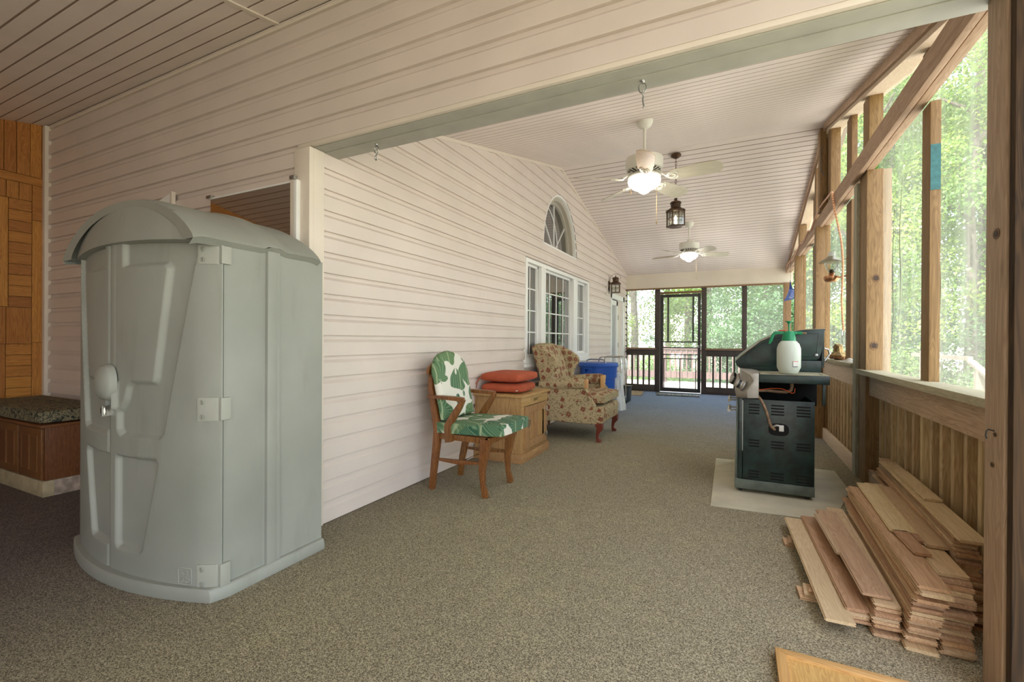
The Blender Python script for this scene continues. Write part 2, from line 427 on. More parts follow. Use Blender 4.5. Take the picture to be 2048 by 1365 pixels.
# ---- parquet end wall of the alcove, each block its own piece
wp = struct('wall_end')
box('panel_backing', m_dark, wp, -5.86, -5.806, -4.2, 1.945, 0, 3.2)
def block(y0, y1, z0, z1, ax):
    g = .0016
    MB().box(-5.808, -5.79 + random.uniform(-.0012, .0012), y0+g, y1-g, z0+g, z1-g).build('parquet_block', m_oakp[ax], wp, bevel=.0015, seg=1)
def parquet(y0):
    Y = lambda v: y0 + v
    for a, b in ((.0, .049), (.049, .128), (.128, .215), (.215, .294), (.294, .345)):
        block(Y(a), Y(b), 2.62, 3.14, 2)
    block(Y(0), Y(.345), 2.545, 2.62, 1)
    for a, b in ((0, .064), (.064, .144), (.144, .229)): block(Y(a), Y(b), 2.39, 2.545, 2)
    block(Y(.229), Y(.345), 2.225, 2.545, 1)
    block(Y(0), Y(.078), 1.42, 2.39, 2)
    zs = 2.39
    for k in range(10):
        block(Y(.078), Y(.229), zs-.097, zs, 1); zs -= .097
    block(Y(.229), Y(.345), 1.104, 2.225, 2)
    block(Y(0), Y(.064), 1.09, 1.42, 2); block(Y(.064), Y(.229), 1.09, 1.42, 2)
    block(Y(0), Y(.062), .60, 1.09, 2)
    for k in range(5): block(Y(.062), Y(.229), 1.09-.098*(k+1), 1.09-.098*k, 1)
    block(Y(.229), Y(.345), .60, 1.104, 2)
parquet(1.60)
parquet(1.255)
for k in range(12):
    for j in range(4): block(1.255-.42*(k+1), 1.255-.42*k, 3.14-.64*(j+1), 3.14-.64*j, (j+k) % 2+1)

struct('wall_near', MB().box(-5.9, 1.0, -4.2, -4.12, 0, 3.3).data('wall_near', m_siding))
# ---- house mass behind the left wall (seen through the glass)
hs = struct('wall_inner', MB().box(-5.9, XL-.05, 2.15, YE, 0, 3.7).data('wall_inner', m_housewall))
bmi = bmesh.new(); bmi.from_mesh(hs.data)
bmesh.ops.delete(bmi, geom=[f for f in bmi.faces if f.calc_center_median().x > XL-.1], context='FACES'); bmi.to_mesh(hs.data); bmi.free()

# ---- window 1: three casements
w1 = struct('window_1')
def bars(name, mat, parent, rects, x0, x1, bevel=.002):
    b = MB()
    for y0, y1, z0, z1 in rects: b.box(x0, x1, y0, y1, z0, z1)
    return b.build(name, mat, parent, bevel=bevel)
bars('frame', m_white, w1, [(W1[0], W1[1], W1[2], W1[2]+.075), (W1[0], W1[1], W1[3]-.05, W1[3]), (W1[0], W1[0]+.065, W1[2]+.07, W1[3]-.045), (W1[1]-.08, W1[1], W1[2]+.07, W1[3]-.045)], XL-.09, XL+.03)
bars('mullion', m_white, w1, [(5.535, 5.69, W1[2]+.07, W1[3]-.045)], XL-.09, XL+.026)
bars('mullion', m_white, w1, [(6.86, 7.06, W1[2]+.07, W1[3]-.045)], XL-.09, XL+.026)
box('sill', m_white, w1, XL, XL+.05, W1[0]-.03, W1[1]+.03, W1[2]-.045, W1[2]-.005, bevel=.004)
for (ya, yb, nc) in ((5.095, 5.535, 2), (5.69, 6.86, 4), (7.06, 7.595, 2)):
    z0, z1 = W1[2]+.075, W1[3]-.05
    bars('sash', m_white, w1, [(ya, yb, z0, z0+.035), (ya, yb, z1-.03, z1), (ya, ya+.03, z0, z1), (yb-.03, yb, z0, z1)], XL-.075, XL-.02)
    gy0, gy1, gz0, gz1 = ya+.03, yb-.03, z0+.035, z1-.03
    box('pane', m_pane, w1, XL-.056, XL-.052, gy0, gy1, gz0, gz1)
    for k in range(1, nc): box('muntin', m_white, w1, XL-.05, XL-.042, gy0+(gy1-gy0)*k/nc-.008, gy0+(gy1-gy0)*k/nc+.008, gz0, gz1)
    for k in range(1, 4): box('muntin', m_white, w1, XL-.05, XL-.042, gy0, gy1, gz0+(gz1-gz0)*k/4-.008, gz0+(gz1-gz0)*k/4+.008)
# ---- window 2: half-round light
w2 = struct('window_2')
def ell(f, n=40): return [(W2[0]+W2[1]*f*math.cos(PI*k/n), W2[3]+W2[2]*f*math.sin(PI*k/n)) for k in range(n+1)]
def ring(name, fo, fi, x0, x1, mat):
    o, i = ell(fo), ell(fi); b = MB()
    rs = [[(x0, *o[k]), (x1, *o[k]), (x1, *i[k]), (x0, *i[k])] for k in range(len(o))]
    return b.rings(rs).build(name, mat, w2, smooth=True)
m_jamb = plain('taupe_window_jamb', (.47, .43, .36), .5, var=.04)
ring('frame', 1.0, .965, XL-.12, XL+.016, m_white)
ring('jamb', .966, .90, XL-.13, XL-.02, m_jamb)
ring('sash', .902, .85, XL-.14, XL-.075, m_jamb)
box('bottom_rail', m_white, w2, XL-.13, XL+.016, W2[0]-W2[1], W2[0]+W2[1], W2[3]-.03, W2[3]+.012, bevel=.003)
e = ell(.86); MB().rings([[(XL-.112, *p) for p in e], [(XL-.108, *p) for p in e]]).build('pane', m_pane, w2)
for a in (90, 40, 140): MB().bar((XL-.10, W2[0], W2[3]), (XL-.10, W2[0]+W2[1]*.87*math.cos(R(a)), W2[3]+W2[2]*.87*math.sin(R(a))), .012, .016, (1, 0, 0)).build('muntin', m_white, w2)
MB().tube([(XL-.10, W2[0]-.40+.55*math.sin(PI/2*k/14), W2[3]+.62*math.cos(PI/2*k/14)) for k in range(15)], .007, 5).build('muntin', m_white, w2)
# ---- door 2: white storm door beside the end screens
d2 = struct('door_2')
m_blind = plain('grey_door_blind', (.40, .41, .41), .4, var=.05)
bars('frame', m_white, d2, [(D2[0], D2[0]+.10, 0, D2[2]), (D2[1]-.12, D2[1], 0, D2[2]), (D2[0], D2[1], D2[2]-.10, D2[2])], XL-.09, XL+.03)
bars('door_leaf', m_white, d2, [(9.31, 9.40, .05, 2.0), (9.86, 9.98, .05, 2.0), (9.31, 9.98, .05, .25), (9.31, 9.98, 1.90, 2.0)], XL-.07, XL-.01)
box('pane', m_blind, d2, XL-.05, XL-.04, 9.39, 9.87, .24, 1.92)
box('side_panel', m_trimw, d2, XL-.06, XL-.02, 9.985, 10.335, .02, 2.02, bevel=.003)
for k in range(3): box('hinge', m_steel, d2, XL-.02, XL+.004, 9.97, 9.995, .4+.6*k, .5+.6*k)

# ---- end wall with screen door
we = struct('wall_far')
box('header_panel', m_cream, we, XL, 1.02, YE-.012, YE+.09, 2.335, 2.70)
box('header_trim', m_brown2, we, XL, .98, YE-.03, YE+.06, 2.305, 2.333, bevel=.003)
for x0, x1 in ((-2.309, -2.285), (-1.652, -1.545), (-.68, -.578), (.104, .199)):
    box('post', m_brown, we, x0, x1, YE, YE+.088, 0, 2.305, bevel=.003)
box('post', m_treat, we, .853, .985, YE-.05, YE+.085, 0, 2.335, bevel=.004)
def balust(x0, x1, n):
    me = MB().box(-.018, .018, -.018, .018, .15, .83).data('baluster', m_brown)
    for k in range(1, n+1):
        o = link('baluster', me, we); o.location = (x0+(x1-x0)*k/(n+1), YE+.05, 0)
for x0, x1, nb in ((-2.285, -1.652, 4), (-.578, .104, 4), (.199, .853, 4)):
    box('sill_board', m_brown2, we, x0-.02, x1+.02, YE-.065, YE+.085, .962, .992, bevel=.003)
    box('rail', m_brown, we, x0, x1, YE+.005, YE+.06, .82, .955, bevel=.003)
    box('bottom_board', m_brown, we, x0, x1, YE+.005, YE+.06, 0, .155, bevel=.003)
    balust(x0, x1, nb)
    box('screen', m_screen2, we, x0, x1, YE+.070, YE+.0715, .992, 2.305)
    box('screen', m_screen2, we, x0, x1, YE+.078, YE+.0795, .15, .82)
box('door_head', m_brown2, we, -1.545, -.68, YE, YE+.06, 2.20, 2.245, bevel=.003)
d1 = struct('door_1')
m_bk = plain('black_brown_door', (.030, .026, .024), .42, var=.1)
def hb(name, x0, x1, z0, z1, y0=YE+.005, y1=YE+.04): return box(name, m_bk, d1, x0, x1, y0, y1, z0, z1, bevel=.002)
hb('stile', -1.535, -1.468, .02, 2.19); hb('stile', -.752, -.69, .02, 2.19)
hb('top_rail', -1.468, -.752, 2.12, 2.185); hb('bottom_rail', -1.468, -.752, .02, .105)
hb('rail', -1.468, -.752, 1.115, 1.14); hb('rail', -1.468, -.752, .985, 1.01); hb('rail', -1.468, -.752, .835, .855); hb('rail', -1.468, -.752, .745, .765)
hb('muntin', -1.385, -1.352, 1.14, 2.12); hb('muntin', -.862, -.828, 1.14, 2.12)
for x in (-1.452, -1.115, -.79): hb('muntin', x-.009, x+.009, .105, .745)
box('screen', m_screen2, d1, -1.468, -.752, YE+.043, YE+.0445, .10, 2.12)
box('handle', m_steel, d1, -.74, -.72, YE-.03, YE+.005, 1.0, 1.06, bevel=.004)

# ---- right wall: posts, beam, knee wall, netting
wr = struct('wall_right')
def post(x0, x1, y0, y1, z0, z1, mat=None, name='post'): return box(name, mat or m_treat, wr, x0, x1, y0, y1, z0, z1, bevel=.003)
post(.76, .90, 1.98, 2.105, 0, 2.62, m_weath_z)
lab(post(.768, 1.15, 1.945, 1.978, 0, 2.62, m_darkpost, 'plank'), 'dark stained wide plank')
post(.936, 1.045, 4.55, 4.785, 0, 2.53); post(1.046, 1.10, 4.57, 4.76, 0, 2.53)
post(.915, 1.02, 4.787, 4.90, 0, 2.50, m_graywood)
post(.850, .945, 6.50, 6.64, 0, 2.53); post(.947, .995, 6.51, 6.63, 0, 2.53)
post(.845, .960, 8.60, 8.74, 0, 2.53); post(.962, .995, 8.61, 8.73, 0, 2.53)
for x0, x1, y0, y1 in ((.99, 1.038, 3.40, 3.53), (.99, 1.036, 5.40, 5.62), (.99, 1.03, 7.64, 7.86), (.99, 1.03, 9.6, 9.75)):
    post(x0, x1, y0, y1, .96 if y0 > 5 else .92, 2.53, name='stud')
    post(x0, x1, y0, y1, 2.66, roof_z((y0+y1)/2)-.10, name='cripple_stud')
for x0, x1, y0, y1 in ((.95, 1.04, 4.56, 4.76), (.93, 1.02, 6.1, 6.28), (.91, 1.0, 7.0, 7.12), (.90, 1.0, 8.6, 8.74), (.95, 1.04, 2.5, 2.62)):
    post(x0, x1, y0, y1, 2.66, roof_z((y0+y1)/2)-.10, name='cripple_stud')
post(.86, .93, 6.33, 6.47, 2.66, 3.62, name='king_stud'); post(.935, 1.02, 6.30, 6.50, 2.66, 3.5, name='king_stud')
box('beam', m_weath_y, wr, .882, .918, 2.13, YE-.06, 2.515, 2.66, bevel=.004)
box('beam', m_weath_y, wr, .932, .985, 2.13, YE-.06, 2.53, 2.66, bevel=.004)
box('beam_spacer', m_dark, wr, .919, .931, 2.13, YE-.06, 2.56, 2.66)
lab(box('paint_patch', m_teal, wr, .991, 1.036, 3.3975, 3.3995, 2.02, 2.28), 'teal paint patch')
m_bluep = plain('blue_paint_mark', (.05, .16, .30), .5, var=.15, vs=40)
lab(MB().tube([(.888, 6.3288, 3.42), (.868, 6.3288, 3.36), (.866, 6.3288, 3.25), (.872, 6.3288, 3.12), (.905, 6.3288, 3.06)], [.008, .010, .009, .010, .006], 6, flat=.15).build('paint_mark', m_bluep, wr, smooth=True), 'blue painted scrawl')
# caps, rails, toe boards
box('cap_rail', m_cap, wr, .895, 1.045, 2.107, 4.70, .885, .925, bevel=.004)
box('cap_rail', m_cap, wr, .895, 1.045, 4.90, YE-.06, .925, .962, bevel=.004)
box('rail', m_weath_y, wr, .955, .992, 2.107, 4.55, .725, .880, bevel=.003)
box('rail', m_pale_y, wr, .925, .962, 4.90, 6.50, .765, .920, bevel=.003); box('rail', m_pale_y, wr, .925, .962, 6.64, YE-.06, .765, .920, bevel=.003)
box('toe_board', m_weath_y, wr, .955, .992, 2.107, 4.55, 0, .13, bevel=.003)
box('toe_board', m_pale_y, wr, .925, .962, 4.90, 6.50, 0, .13, bevel=.003); box('toe_board', m_pale_y, wr, .925, .962, 6.64, YE-.06, 0, .13, bevel=.003)
me_b = MB().box(-.019, .019, -.019, .019, -.45, .85).data('baluster', m_slat, bevel=.002, seg=1)
y = 2.20; k = 0
while y < YE-.1:
    if not (4.5 < y < 4.92):
        o = link('baluster', me_b, wr); o.location = (1.008 if y < 4.6 else .985, y, 0)
    y += .145; k += 1
y = 2.13; k = 0
while y < YE-.1:
    w = random.uniform(.080, .096)
    if not (4.5 < y < 4.9):
        MB().box(1.040, 1.056, y, y+w, -.45, .84).build('slat', m_slat, wr)
    y += w + random.choice((.0015, .002, .003, .006)); k += 1
# rake boards under the roof edge
for a, b in ((2.15, 6.28), (6.28, YE-.02)):
    MB().prism([(a, roof_z(a)-.062), (b, roof_z(b)-.062), (b, roof_z(b)-.002), (a, roof_z(a)-.002)], 'yz', XR-.008, XR+.018).build('rake_board', m_weath_y, wr)
    MB().prism([(a, roof_z(a)-.10), (b, roof_z(b)-.10), (b, roof_z(b)-.066), (a, roof_z(a)-.066)], 'yz', XR+.02, XR+.175).build('rake_board', m_pale_y, wr)
# netting, slightly slack
def net(y0, y1, zt, zb, x, amp, seed):
    rnd = random.Random(seed); ph = [rnd.uniform(0, 6) for _ in range(6)]
    ny, nz = max(6, int((y1-y0)/.05)), 14
    def f(u, v):
        yy = y0+(y1-y0)*u; t = zt(yy); z = zb+(t-zb)*v
        e = math.sin(PI*min(1, max(0, u)))**.5
        s = amp*e*(math.sin(u*9+ph[0]+1.7*v)*.5+math.sin(u*23+ph[1]-2*v)*.3+math.sin(u*41+3*v+ph[2])*.18)
        return (x+s, yy, z)
    MB().grid(f, ny, nz).build('netting', m_screen, wr, smooth=True)
segs = [(2.106, 3.53), (3.53, 4.70), (4.90, 5.62), (5.62, 6.57), (6.57, 7.86), (7.86, 8.67), (8.67, 9.75), (9.75, YE)]
for i, (a, b) in enumerate(segs):
    net(a, b, lambda yy: 2.78, .90, 1.046, .014 if i else .006, i)
    net(a, b, lambda yy: roof_z(yy)-.10, 2.78, 1.046, .016, 40+i)
m_fold = NT('netting_fold')
_a = m_fold.n('BsdfDiffuse', Color=(.30, .28, .22)); _b = m_fold.n('BsdfTransparent')
m_fold = m_fold.surf(m_fold.n('MixShader', _0=.62, _1=_b.outputs[0], _2=_a.outputs[0]))
rf_ = random.Random(3)
for (a, b) in segs[:6]:
    for j in range(4):
        y_ = a + (b-a)*(.08 if j == 0 else .93 if j == 1 else rf_.uniform(.2, .8)); zt = rf_.uniform(1.7, 2.5) if j else 2.5; zb = rf_.uniform(.96, 1.25); am = rf_.uniform(-.10, .10)
        P = [(1.041+.004*math.sin(5*t), y_+am*(t-.5)*abs(t-.5)*2+.012*math.sin(9*t+j), zb+(zt-zb)*t) for t in [q/12 for q in range(13)]]
        MB().tube(P, [.002+.004*math.sin(PI*q/12) for q in range(13)], 5, flat=.4).build('netting_fold', m_fold, wr, smooth=True)
m_knot = plain('pine_knot', (.055, .028, .012), .6, var=.4, vs=60); m_knotring = plain('pine_knot_ring', (.20, .11, .045), .65, var=.3, vs=40)
def knot(p, ax, r):
    M3 = Matrix.Rotation(R(90), 3, 'X') if ax == 'y' else Matrix.Rotation(R(90), 3, 'Y')
    k = MB().lathe([(0, -.0012), (r*1.5, -.0010), (r*1.62, 0), (r*1.5, .0010), (0, .0012)], p, 16, M3, 1, 1.25).build('knot', m_knotring, wr)
    MB().lathe([(0, -.002), (r, -.0018), (r, .0018), (0, .002)], p, 14, M3, 1, 1.2).build('knot_core', m_knot, k, True)
    k.children[0].location = (0, 0, 0)
knot((.997, 4.549, 1.658), 'y', .017); knot((.988, 4.549, 1.12), 'y', .018); knot((.759, 2.033, 1.505), 'x', .011); knot((.759, 2.047, .748), 'x', .006); knot((.759, 2.032, .85), 'x', .005)
lab(MB().tube([(.757, 2.03, .862), (.742, 2.03, .866), (.738, 2.03, .860), (.736, 2.03, .845), (.739, 2.03, .836)], .0022, 6).build('nail_hook', m_black, wr), 'bent rusty nail hook')
# ================================================================ FABRICS AND SPECIAL MATERIALS
def mat_shed():
    t = NT('sage_grey_plastic'); v = t.coord()
    a = t.noise(v, 2.2, 4); b = t.noise(v, 240, 2, .6); c = t.noise(t.coord(scale=(1, 1, .25)), 9, 3)
    col = t.ramp(a.outputs[0], [(.3, (.262, .27, .24)), (.7, (.32, .328, .293))])
    sc = t.ramp(c.outputs[0], [(.60, (1, 1, 1)), (.72, (.86, .85, .82))])
    return t.pbr(Base_Color=t.mix(.6, col, sc, 'MULTIPLY'), Roughness=.5, Normal=t.bump(b.outputs[0], .10, .002))
m_shed = mat_shed()
m_shed2 = plain('sage_grey_plastic_pale', (.36, .365, .32), .5, var=.03)

def mat_palm():
    t = NT('palm_leaf_fabric'); v = t.coord(scale=(1, 1, 1))
    w = t.noise(v, 6, 2); vv = t.n('VectorMath', {'operation': 'ADD'}, _0=v, _1=t.n('VectorMath', {'operation': 'SCALE'}, _0=w.outputs['Color'], Scale=.05).outputs[0]).outputs[0]
    vo = t.n('TexVoronoi', Vector=vv, Scale=5.0, Randomness=.9)
    sc = t.n('VectorMath', {'operation': 'SCALE'}, _0=vv, Scale=1.0).outputs[0]
    rel = t.n('VectorMath', {'operation': 'SUBTRACT'}, _0=sc, _1=vo.outputs['Position']).outputs[0]
    s = t.n('SeparateXYZ', Vector=rel)
    ang = t.math('ARCTAN2', s.outputs[1], t.math('ADD', s.outputs[0], t.math('MULTIPLY', s.outputs[2], 1.1)))
    vein = t.math('SINE', t.math('ADD', t.math('MULTIPLY', ang, 23), t.math('MULTIPLY', vo.outputs['Distance'], 9)))
    lobes = t.math('MULTIPLY', t.math('SINE', t.math('ADD', t.math('MULTIPLY', ang, 5), t.math('MULTIPLY', vo.outputs['Color'], 6))), .09)
    mask = t.ramp(t.math('ADD', vo.outputs['Distance'], lobes), [(.60, 1), (.615, 0)])
    g = t.ramp(vo.outputs['Color'], [(.0, (.016, .075, .048)), (.3, (.035, .125, .068)), (.55, (.12, .20, .08)), (.8, (.022, .10, .075)), (1, (.19, .26, .11))])
    g2 = t.mix(t.ramp(vein, [(.2, 0), (.9, .75)]), g, (.20, .32, .19))
    g3 = t.mix(t.ramp(t.math('ABSOLUTE', t.math('ADD', s.outputs[1], t.math('MULTIPLY', s.outputs[0], .4))), [(.002, .7), (.008, 0)]), g2, (.45, .52, .30))
    col = t.mix(mask, (.72, .70, .62), g3)
    return t.pbr(Base_Color=col, Roughness=.85, Normal=t.bump(t.noise(v, 500, 2).outputs[0], .15, .002))
m_palm = mat_palm()
def mat_floral():
    t = NT('floral_tapestry_fabric'); v = t.coord()
    vo = t.n('TexVoronoi', Vector=v, Scale=11.5, Randomness=.45); d = t.math('MULTIPLY', vo.outputs['Distance'], .74)
    s = t.n('SeparateXYZ', Vector=t.n('VectorMath', {'operation': 'SUBTRACT'}, _0=v, _1=vo.outputs['Position']).outputs[0])
    ang = t.math('ARCTAN2', s.outputs[2], t.math('ADD', s.outputs[0], s.outputs[1]))
    d2 = t.math('ADD', d, t.math('MULTIPLY', t.math('SINE', t.math('MULTIPLY', ang, 7)), .03))
    fl = t.ramp(d2, [(.0, (.20, .10, .04)), (.09, (.10, .022, .012)), (.14, (.36, .22, .12)), (.20, (.17, .04, .02)), (.27, (.24, .09, .045)), (.30, (.40, .30, .17))])
    has = t.ramp(vo.outputs['Color'], [(.10, 0), (.12, 1)])
    inside = t.math('MULTIPLY', t.ramp(d2, [(.29, 1), (.31, 0)]), has)
    lv = t.n('TexVoronoi', Vector=t.coord(scale=(1, 1, 1.7), rot=(.5, .3, .6)), Scale=31, Randomness=1)
    leaf = t.ramp(lv.outputs['Distance'], [(.26, .85), (.34, 0)])
    wv = t.noise(v, 26, 2, .5, 1.2)
    stem = t.ramp(t.math('ABSOLUTE', t.math('SUBTRACT', wv.outputs[0], .5)), [(.006, .8), (.016, 0)])
    base = t.mix(stem, t.mix(leaf, (.44, .345, .20), (.14, .105, .045)), (.12, .10, .05))
    col = t.mix(inside, base, fl)
    return t.pbr(Base_Color=col, Roughness=.9, Normal=t.bump(t.noise(v, 420, 2).outputs[0], .2, .002))
m_floral = mat_floral()
def mat_damask():
    t = NT('dark_damask_fabric'); v = t.coord()
    a = t.noise(v, 17, 4, .55, 2.2); b = t.noise(v, 46, 3, .5, 1.5)
    k = t.math('ADD', t.math('MULTIPLY', a.outputs[0], .75), t.math('MULTIPLY', b.outputs[0], .25))
    col = t.ramp(k, [(.40, (.012, .014, .014)), (.455, (.045, .055, .035)), (.50, (.30, .25, .15)), (.55, (.17, .145, .085)), (.60, (.03, .035, .028))])
    return t.pbr(Base_Color=col, Roughness=.85)
m_damask = mat_damask()
m_red = plain('rust_red_canvas', (.43, .085, .035), .85, var=.07, vs=9, bump=.25, bs=380)
m_blue = plain('blue_bin_plastic', (.012, .085, .42), .42, var=.05)
m_grill = plain('green_black_enamel', (.011, .030, .027), .36, var=.35, vs=14)
m_grillbase = plain('green_grey_metal', (.135, .165, .14), .5, .3, var=.15, vs=10)
m_hole = plain('black_void', (.004, .004, .004), .9)
m_dust = plain('dusty_shelf_top', (.38, .35, .24), .7, var=.2, vs=18)
m_hdpe = NT('milky_plastic'); m_hdpe = m_hdpe.pbr(Base_Color=(.60, .66, .58), Roughness=.42, Subsurface_Weight=.3, Subsurface_Radius=(.05, .05, .05))
m_green = plain('green_spray_plastic', (.008, .25, .105), .38, var=.05)
m_redp = plain('red_plastic', (.55, .02, .015), .4)
m_orange = plain('orange_wire', (.75, .12, .02), .5)
m_tanhose = plain('corroded_gas_hose', (.30, .19, .11), .55, .2, var=.2, vs=40)
m_ply = plain('pale_hardboard', (.54, .50, .37), .8, var=.08, vs=5)
m_bagw = plain('white_plastic_bag', (.70, .72, .70), .5, var=.05)
m_label = plain('paper_label', (.74, .74, .70), .6)
m_fungus = plain('bracket_fungus', (.42, .30, .13), .9, var=.4, vs=30, bump=.6, bs=60)
m_fungus2 = plain('bracket_fungus_rim', (.26, .12, .055), .9, var=.3, vs=40)
m_ropel = plain('orange_rope_light', (.85, .42, .22), .35, var=.2, vs=120)
m_bulbglow = mat_emit('lamp_glow', (1, .86, .62, 1), 14)
m_bowl = mat_emit('lit_frosted_glass', (1, .93, .82, 1), 3.6)
m_plank = [wood('red_flooring_'+k, d, l, 0, .45, 1.3, var=.17) for k, d, l in (('a', (.33, .175, .09), (.56, .35, .205)), ('b', (.38, .225, .125), (.62, .42, .26)), ('c', (.44, .30, .165), (.66, .49, .31)))]
m_plankpale = wood('pale_flooring_back', (.50, .36, .19), (.68, .53, .32), 0, .6, 1.1, var=.05)

# ================================================================ STORAGE SHED
XC, HW = -2.655, .618
def arc(x, y0=1.116, s=.109): return y0 + s*min(1.1, abs((x-XC)/HW))**2
shed = thing('storage_shed', 'sage grey plastic storage shed with domed roof and double doors', 'shed', (XC, 1.45, 0))
def inpoly(p, poly):
    x, y = p; c = False; n = len(poly); dmin = 9
    for i in range(n):
        (x0, y0), (x1, y1) = poly[i], poly[(i+1) % n]
        if (y0 > y) != (y1 > y) and x < (x1-x0)*(y-y0)/(y1-y0)+x0: c = not c
        dx, dy = x1-x0, y1-y0; t = max(0, min(1, ((x-x0)*dx+(y-y0)*dy)/(dx*dx+dy*dy+1e-12)))
        dmin = min(dmin, math.hypot(x-x0-t*dx, y-y0-t*dy))
    return dmin if c else -dmin
def sm(d, w=.009):
    t = max(0, min(1, d/w*.5+.5)); return t*t*(3-2*t)
# door relief, in distance from the shed's centre line
mid = [(.045, .72), (.072, .695), (.33, .70), (.352, .72), (.548, 1.66), (-.2, 1.66), (-.2, .94), (.045, .94)]
pan = [(.085, 1.70), (.085, 1.485), (.36, 1.487), (.380, 1.465), (.303, .965), (.292, .945), (.145, .942), (.12, .925), (.10, .86), (.06, .81), (-.2, .80), (-.2, 1.70)]
low = [(.035, .58), (.045, .594), (.305, .597), (.318, .575), (.225, .185), (.212, .172), (.048, .168), (.035, .185)]
def relief(s, z):
    return -.022*sm(inpoly((s, z), mid)) + .020*sm(inpoly((s, z), pan))*sm(inpoly((s, z), mid)+.02) - .022*sm(inpoly((s, z), low))
def door(sgn, s0, s1, mat):
    def f(u, v, side):
        s = s0+(s1-s0)*u; z = .042+(1.578+.022*(1-(s/.62)**2)-.042)*v; x = XC+sgn*s
        y = arc(x)
        if s > .50: y += .02*((s-.50)/.11)**2
        if side == 0: y -= relief(s, z) if s > .02 else 0
        else: y += .035 if s < .585 else .008
        if side == 0 and (u < .02): y += .006
        return (x, y, z)
    return MB().solid(f, 100, 200).build('door', mat, shed, smooth=True, ang=50)
dr = door(1, -.03, .618, m_shed); dl = door(-1, .033, .618, m_shed)
# cabin: side walls, back and ribs
body = MB()
xs0, xs1 = XC-HW+.006, XC+HW-.006
body.rings([[(x, y, z) for z in (.05, 1.57)] + [] for x, y in ((xs0, 1.262), (xs0, 1.80), (xs1, 1.80), (xs1, 1.262))], closed=False, caps=False)
body.build('cabin_wall', m_shed, shed)
MB().box(xs1-.025, xs1+.001, 1.265, 1.455, .06, 1.572).build('side_panel', m_shed, shed, bevel=.008)
MB().box(xs1-.02, xs1-.003, 1.55, 1.795, .06, 1.572).build('side_panel', m_shed, shed, bevel=.008)
MB().prism([(1.462, .055), (1.515, .055), (1.515, 1.575), (1.462, 1.575)], 'yz', xs1-.02, xs1+.018).prism([(1.515, .055), (1.545, .055), (1.535, 1.575), (1.515, 1.575)], 'yz', xs1-.02, xs1+.012).build('rib', m_shed, shed, bevel=.009)
# base with bulging front
def baseplan(o):
    pts = []
    for k in range(25):
        x = XC-HW-o+.02+(2*HW+2*o-.04)*k/24; pts.append((x, arc(x, 1.090-o*.4, .122)))
    pts += [(XC+HW+o, 1.275), (XC+HW+o, 1.80), (XC-HW-o, 1.80), (XC-HW-o, 1.275)]
    return pts
MB().rings([[(x, y, z) for x, y in baseplan(o)] for o, z in ((.020, 0), (.022, .03), (.015, .052), (.006, .058))]).build('base', m_shed, shed, bevel=.004, smooth=True)
# domed roof: hollow barrel with a recessed front
def rarch(x, h, w, e): 
    t = min(1, abs((x-XC+.0)/w)); return e + h*(max(0, 1-t**2.25))**.82
def rf(u, v):
    x = XC+.638*math.sin(PI/2*(2*u-1)); t = v
    y = 1.118+.045*(1-u)+(1.765-1.118)*t
    z = rarch(x, .232, .638, 1.578)
    if abs(y-1.50) < .055: z += .012*sm(.045-abs(y-1.495), .012)
    z -= .018*(1-sm(y-1.125-.045*(1-u), .04))
    z -= .012*max(0, (y-1.70)/.065)**2
    return (x, y, z)
rb = MB(); rb.grid(rf, 60, 40)
rb.grid(lambda u, v: (lambda p, q: (p[0]+(q[0]-p[0])*v, p[1]+(q[1]-p[1])*v, p[2]+(q[2]-p[2])*v))(rf(u, 0), (XC+.560*math.sin(PI/2*(2*u-1)), rf(u, 0)[1]+.006, rarch(XC+.560*math.sin(PI/2*(2*u-1)), .195, .560, 1.570))), 44, 3)
rb.grid(lambda u, v: (rf(u, 1)[0], 1.765, 1.56+(rf(u, 1)[2]-1.56)*v), 44, 2)
for sgn in (0, 1):
    rb.grid(lambda u, v: (rf(sgn, u)[0]-(.03 if sgn else -.03)*v, rf(sgn, u)[1], rf(sgn, u)[2]-.024*v), 20, 2)
rb.build('roof', m_shed, shed, smooth=True, ang=40)
def tymp(u, v):
    x = XC+.575*(2*u-1); y = 1.150+.045*(1-u) - .074*(1-(2*u-1)**2)
    top = rarch(XC+.565*(2*u-1), .20, .565, 1.575)
    bot = 1.570+.022*(1-(2*u-1)**2)
    return (x, y + .05*v*(1-(2*u-1)**2), bot+(top+.004-bot)*v)
MB().grid(tymp, 30, 8).grid(lambda u, v: (tymp(u, 0)[0], tymp(u, 0)[1]+.05*v, tymp(u, 0)[2]-.004*v), 30, 1).build('roof_front', m_shed, shed, smooth=True)
